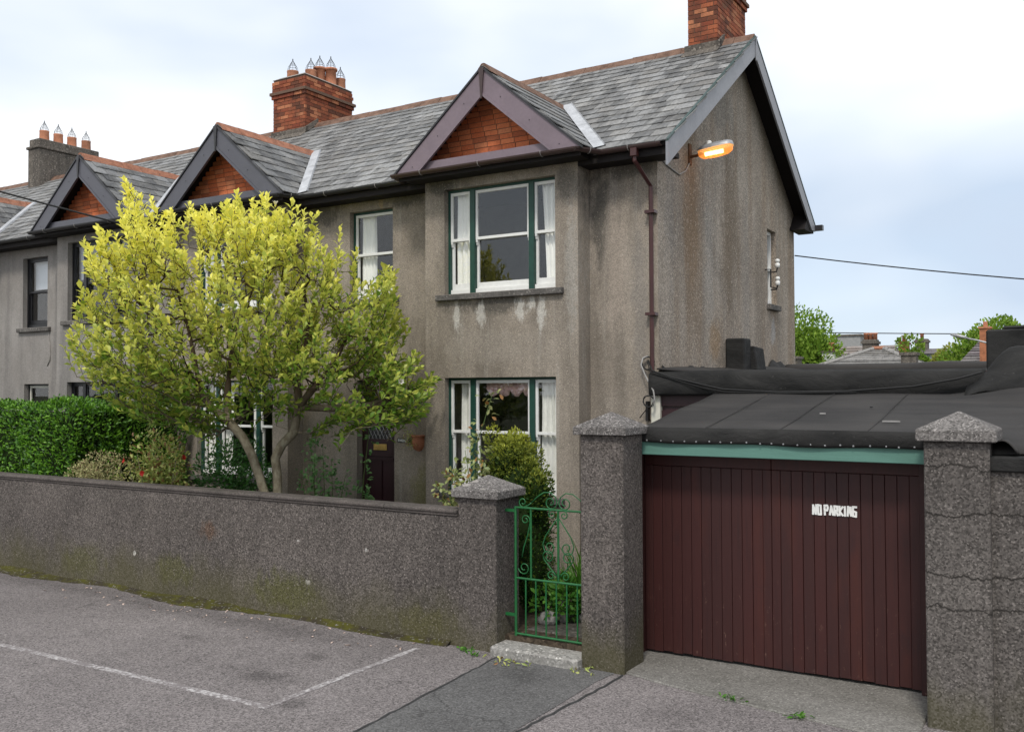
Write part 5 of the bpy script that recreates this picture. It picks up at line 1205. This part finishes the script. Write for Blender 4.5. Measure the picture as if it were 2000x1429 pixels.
# path, stones
MB().prism([(-5.3,8.88),(-4.42,8.88),(-4.42,9.4),(-4.9,11.5),(-5.7,11.5),(-5.2,10)],'z',.1,.172).build('garden_path','path',bevel=.01)['kind'] = 'structure'
def rock(name, c, r, mat, label, seed):
    rng = np.random.default_rng(seed); bm = bmesh.new(); bmesh.ops.create_icosphere(bm,subdivisions=2,radius=1)
    ph = rng.uniform(0,6,(4,3))
    for v in bm.verts:
        q = np.array(v.co); f = 1+.16*sum(math.sin(2.2*q@np.array((math.cos(a),math.sin(b),math.cos(cc)))+a*3) for a,b,cc in ph)/2; v.co = Vector((c[0]+q[0]*r[0]*f,c[1]+q[1]*r[1]*f,c[2]+q[2]*r[2]*f))
    me = bpy.data.meshes.new(name); bm.to_mesh(me); bm.free(); me.materials.append(M[mat]); o = obj(name,me); tag(o,label,'stone'); return o
rock('garden_stone',(-4.56,9.1,.22),(.10,.09,.06),'rock_white','white stone on the path inside the gate',1)
rock('garden_stone',(-5.08,9.35,.27),(.08,.08,.15),'rock','upright grey stone behind the gate bars',2)
rock('garden_stone',(-5.22,9.2,.22),(.14,.1,.08),'rock','low grey stone at the foot of the short pillar',3)
rock('garden_stone',(-4.85,9.5,.22),(.13,.1,.08),'rock','grey edging stone farther along the path',4)
# weeds at the wall foot
def weed(c, r, n, seed, label, mat='leaf_blade'):
    rng = np.random.default_rng(seed); t = thing('weed',c,label,'weed'); d = unit(rng.normal(size=(n,3))*np.array((1,1,.3))+np.array((0,0,.55))); P_ = np.array(c)+rng.normal(size=(n,3))*np.array((r,r*.5,0)); P_[:,2] = np.abs(P_[:,2])+.004; obj('leaves',leaves_mesh('leaves',mat,P_,d,rdir(n,rng)+np.array((0,0,1)),rng.uniform(.03,.08,n),.022,None,True),t); return t
weed((-5.72,8.33,.006),.06,22,41,'leafy green weed at the foot of the short pillar'); weed((-5.55,8.22,.006),.04,12,42,'smaller green weed just beside the leafy one'); weed((-5.05,8.2,.01),.13,26,43,'flat weed in front of the gate step','leaf_camellia'); weed((-2.75,8.2,.01),.06,18,44,'grass tuft on the left part of the garage apron edge'); weed((-2.15,8.07,.01),.05,18,45,'grass tuft on the right part of the garage apron edge'); weed((-4.35,8.32,.006),.12,16,46,'sparse weed at the foot of the tall pillar by the gate','leaf_camellia')
# fallen petals and leaves by the wall
rng = np.random.default_rng(50); n = 70; x = rng.uniform(-12.5,-6.3,n); y = 8.32-np.abs(rng.normal(size=n))*.38; P_ = np.stack([x,y,np.full(n,.008)],1); me = leaves_mesh('fallen_petals','litter',P_,rdir(n,rng)*np.array((1,1,.05)),np.array((0,0,1.))+rng.normal(size=(n,3))*.15,rng.uniform(.03,.075,n),rng.uniform(.015,.035,n)); tag(obj('fallen_petals',me),'pale fallen petals scattered on the asphalt below the wall','petals',kind='stuff')

# ------------------------------------------------------------------ background beyond the garage
def far_tree(name, c, r, n, size, mat, label, seed, lumps=14, group=None, trunk=True):
    rng = np.random.default_rng(seed); t = thing(name,(c[0],c[1],0),label,'tree',group); c = np.array(c,float); r = np.array(r,float)
    lc = rdir(lumps,rng)*rng.uniform(.3,.75,lumps)[:,None]; lr = rng.uniform(.28,.5,lumps); k = rng.integers(0,lumps,n); d = rdir(n,rng)
    P_ = c+(lc[k]+d*(lr[k]*rng.uniform(.4,1.1,n)**.5)[:,None])*r; P_[:,2] = np.maximum(P_[:,2],.5)
    Ln = rng.uniform(size[0],size[1],n)
    obj('crown',leaves_mesh('crown',mat,P_,unit(d+np.array((0,0,.5))+rng.normal(size=(n,3))*.5),unit(d+np.array((0,0,.6))+rng.normal(size=(n,3))*.5),Ln,Ln*.6,None,False),t)
    mb = MB(); mb.tube([(c[0],c[1],0),(c[0]+.1,c[1],c[2]-r[2]*.5),(c[0],c[1],c[2]+r[2]*.4)],[.035*r[2]*3,.025*r[2]*3,.02],7)
    for q in lc: e = c+q*r; mb.tube([(c[0],c[1],c[2]-r[2]*.55),tuple((c+e)/2),tuple(e)],[.05*r[2]*.6,.03*r[2]*.5,.01],5)
    mb.build('trunk','bark_dark',t,smooth=True); return t
gt = 'trees beyond the garage'
far_tree('background_tree',(-16.0,58,4.2),(4.0,3.2,4.2),20000,(.16,.30),'leaf_far','big green tree beyond the rear corner of the end house',61,22,gt)
far_tree('background_tree',(-10.2,66,4.3),(1.7,1.5,1.6),2200,(.18,.34),'leaf_far','small green tree right of the background hipped roof',62,8,gt)
far_tree('background_tree',(-11.9,68,4.6),(.7,.7,.9),500,(.16,.3),'leaf_far','tiny tree top just showing over the background chimney',63,4,gt)
far_tree('background_tree',(-4.6,58,4.3),(2.5,2,2.8),7000,(.18,.34),'leaf_far','larger tree behind the felt-covered box at the right',64,12,gt)
far_tree('background_tree',(-7.0,60,3.9),(1.6,1.3,1.3),1800,(.16,.3),'leaf_far_yellow','low yellowish tree left of the felt-covered box',65,6,gt)
far_tree('background_shrub',(-6.3,44,3.1),(.85,.7,.6),900,(.12,.22),'leaf_far_yellow','round pale bush before the background houses',66,5)
M['tile_brown'] = slate('tile_brown',(.16,.13,.115),7,.3); M['tile_grey'] = slate('tile_grey',(.22,.21,.2),8,.3); M['tile_plum'] = slate('tile_plum',(.1,.08,.085),9,.1)
M['wall_blue'] = plain('wall_blue',(.3,.31,.34),.9,.1,.2,.6); M['wall_tower'] = plain('wall_tower',(.3,.3,.3),.9,.1,.3,3)
def far_chimney(parent,x0,x1,y0,y1,z0,z1,mat,pots=2):
    c = MB(); c.box(x0,x1,y0,y1,z0,z1-.25); c.box(x0-.08,x1+.08,y0-.08,y1+.08,z1-.25,z1-.1); c.box(x0,x1,y0,y1,z1-.1,z1); o = c.build('chimney',mat,parent)
    for k in range(pots): MB().lathe((x0+(x1-x0)*(k+.5)/pots,(y0+y1)/2,z1),[(.13,0),(.12,.3),(.15,.32),(.15,.4)],9).build('chimney_pot','terracotta',o,smooth=True)
    return o
def roof_rows(mb, a, b, c, d, n):   # stepped tile rows between eaves a-b and top c-d
    a,b,c,d = map(Vector,(a,b,c,d)); nm = (b-a).cross(d-a).normalized(); nm = nm if nm.z > 0 else -nm
    for i in range(n):
        p,q = a+(d-a)*i/n, b+(c-b)*i/n; r_,s_ = b+(c-b)*(i+1)/n, a+(d-a)*(i+1)/n; mb.add([p+nm*.05,q+nm*.05,r_,s_,p,q],[(0,1,2,3),(0,4,5,1)])
# hipped house
hh = thing('hipped_house',(-10.4,55,0),'background house with a grey hipped roof and a dark chimney','house')
MB().box(-13.6,-7.0,53.5,62,0,3.7).build('wall','render_plain',hh)
mb = MB(); e0,e1,f0,f1,ze,zt = -13.9,-6.9,53.2,62.3,3.6,4.95
roof_rows(mb,(e0,f0,ze),(e1,f0,ze),(-10.1,57,zt),(-10.6,57,zt),12); roof_rows(mb,(e1,f0,ze),(e1,f1,ze),(-10.1,59,zt),(-10.1,57,zt),12); roof_rows(mb,(e0,f1,ze),(e0,f0,ze),(-10.6,57,zt),(-10.6,59,zt),12); roof_rows(mb,(e1,f1,ze),(e0,f1,ze),(-10.6,59,zt),(-10.1,59,zt),12); mb.build('roof','tile_grey',hh)
MB().tube([(e1,f0,ze+.05),(-10.1,57,zt+.05)],.12,6).build('hip_tiles','tile_grey',hh); MB().tube([(e0,f0,ze+.05),(-10.6,57,zt+.05)],.12,6).build('hip_tiles','tile_grey',hh); MB().tube([(-10.7,57,zt+.05),(-10.0,57,zt+.05)],.14,6).build('ridge_tiles','terracotta_old',hh)
far_chimney(hh,-11.35,-10.6,57.5,58.5,3.8,5.55,'stack',3)
# pantiled house behind it with a white chimney
ph_ = thing('pantiled_house',(-14,61,0),'background house with brown pantiles and a white chimney stack','house')
MB().box(-17.6,-10.5,61,68,0,3.6).build('wall','render_plain',ph_); mb = MB(); roof_rows(mb,(-17.8,60.6,3.4),(-10.2,60.6,3.4),(-10.6,64,5.45),(-17.0,64,5.45),11); roof_rows(mb,(-10.2,60.6,3.4),(-10.2,67.5,3.4),(-10.6,64,5.45),(-10.6,64,5.45),10); mb.build('roof','tile_brown',ph_)
cw = MB().box(-13.45,-12.75,56.6,57.6,0,4.82).build('chimney','white',ph_); MB().box(-13.5,-12.7,56.5,57.7,4.82,4.9).build('cap','stack',cw)
MB().lathe((-13.0,57.1,4.9),[(.16,0),(.15,.35),(.18,.38),(.18,.5)],9).build('chimney_pot','terracotta',cw,smooth=True)
# square stone tower far behind
tw = thing('square_tower',(-17,84,0),'plain grey stone tower block far behind the roofs','tower'); MB().box(-18.6,-16.55,83,86,0,7.1).build('body','wall_tower',tw)
MB().box(-18.7,-16.45,82.9,86.1,7.1,7.25).build('parapet','stack',tw)
# houses at the right
rh = thing('terrace_house',(-7,72,0),'pale blue-grey background house with a red brick chimney','house'); MB().box(-11.2,-5.2,70,76,0,5.05).build('wall','wall_blue',rh); MB().prism([(69.8,5.05),(76.2,5.05),(73,5.5)],'x',-11.3,-5.1).build('roof','tile_plum',rh)
far_chimney(rh,-11.5,-10.9,70.5,71.5,3,6.0,'brick_stack',1); far_chimney(rh,-10.7,-9.9,72.5,73.5,4,6.2,'stack',1); far_chimney(rh,-6.6,-6.0,71,72,4.5,5.9,'brick_stack',1)
for x in (-10.2,-8.6,-7.2): w_ = MB().box(x,x+.7,69.97,70.0,3.4,4.4).build('window','frame_black',rh); MB().box(x+.05,x+.65,69.95,69.965,3.45,4.35).build('pane','glass',w_)
gh = thing('gabled_house',(-3.2,52,0),'background house with a plum tiled roof beside the felt-covered box','house'); MB().box(-5.4,1,50,58,0,3.35).build('wall','white',gh)
mb = MB(); roof_rows(mb,(-6.0,49.7,3.2),(1.2,49.7,3.2),(1.2,54,5.1),(-4.9,54,5.1),14); mb.build('roof','tile_plum',gh); MB().prism([(49.6,3.15),(54,5.1),(54,4.95),(49.6,3.0)],'x',-4.3,-4.2).build('verge_board','white',gh)
st2 = thing('small_chimney_stack',(-7.9,50,0),'squat dark rendered chimney stack left of the bush','chimney'); MB().box(-8.05,-7.35,50,50.8,0,4.35).build('shaft','stack',st2); MB().box(-8.12,-7.28,49.93,50.87,4.35,4.5).build('cap','stack',st2)
st3 = thing('small_chimney_stack',(-13.2,48,0),'low rendered chimney stack in front of the big tree','chimney'); MB().box(-12.9,-12.35,47,47.8,0,4.2).build('shaft','stack',st3); MB().box(-12.97,-12.28,46.9,47.9,4.2,4.32).build('cap','stack',st3)
pst = tag(MB().tube([(-7.2,26,0),(-7.2,26,3.85)],.05,8).build('wooden_post','cream',smooth=True),'pale thin wooden post just beyond the house corner','post')
RX = .62
rc = thing('red_chimney',(-4.7+RX,48,0),'small red chimney with a pot above the felt-covered box','chimney'); MB().box(-4.95+RX,-4.5+RX,48,48.5,0,5.45).build('shaft','brick_stack',rc); MB().box(-5.0+RX,-4.45+RX,47.95,48.55,5.45,5.52).build('cap','terracotta',rc); MB().lathe((-4.72+RX,48.25,5.52),[(.1,0),(.09,.25)],8).build('pot','terracotta',rc)
# street lamp far right
sl = thing('street_lamp',(-2.6,40,0),'grey street lamp reaching in from behind the felt-covered box','street lamp')
MB().tube([(-2.6,40,0),(-2.6,40,3.6),(-2.75,40,4.1),(-3.2,40,4.40),(-3.7,40,4.56),(-4.1,40,4.66)],[.08,.06,.05,.04,.035,.03],8).build('column','galv',sl,smooth=True)
MB().tube([(-4.0,40,4.645),(-4.15,40,4.69),(-4.4,40,4.76),(-4.62,40,4.81)],[.03,.065,.075,.03],8).build('lantern','galv',sl,smooth=True)

# filled crack on the neighbour's wall, lichen on the short pillar's cap
MB().tube([(-18.40,YF-.001,4.04),(-18.42,YF-.001,3.9),(-18.37,YF-.001,3.75),(-18.36,YF-.001,3.55),(-18.38,YF-.001,3.42),(-18.46,YF-.001,3.3)],[.012,.02,.024,.02,.024,.012],5).build('filled_crack','flaunch',h2,smooth=True)
for (cx,cy,rx,ry) in ((-5.80,8.455,.055,.03),(-5.74,8.53,.045,.03),(-5.55,8.40,.03,.015)):
    n = 12; q = [(cx+rx*(1+.25*math.sin(k*2.3))*math.cos(2*math.pi*k/n), cy+ry*(1+.25*math.cos(k*1.7))*math.sin(2*math.pi*k/n)) for k in range(n)]
    zf_ = lambda x,y: 1.706+.15*(1-max(abs(x+5.645)/.3,abs(y-8.66)/.295))
    MB().add([(x,y,zf_(x,y)) for x,y in q]+[(cx,cy,zf_(cx,cy)+.003)],[(k,(k+1)%n,n) for k in range(n)]).build('lichen','flaunch',p1)
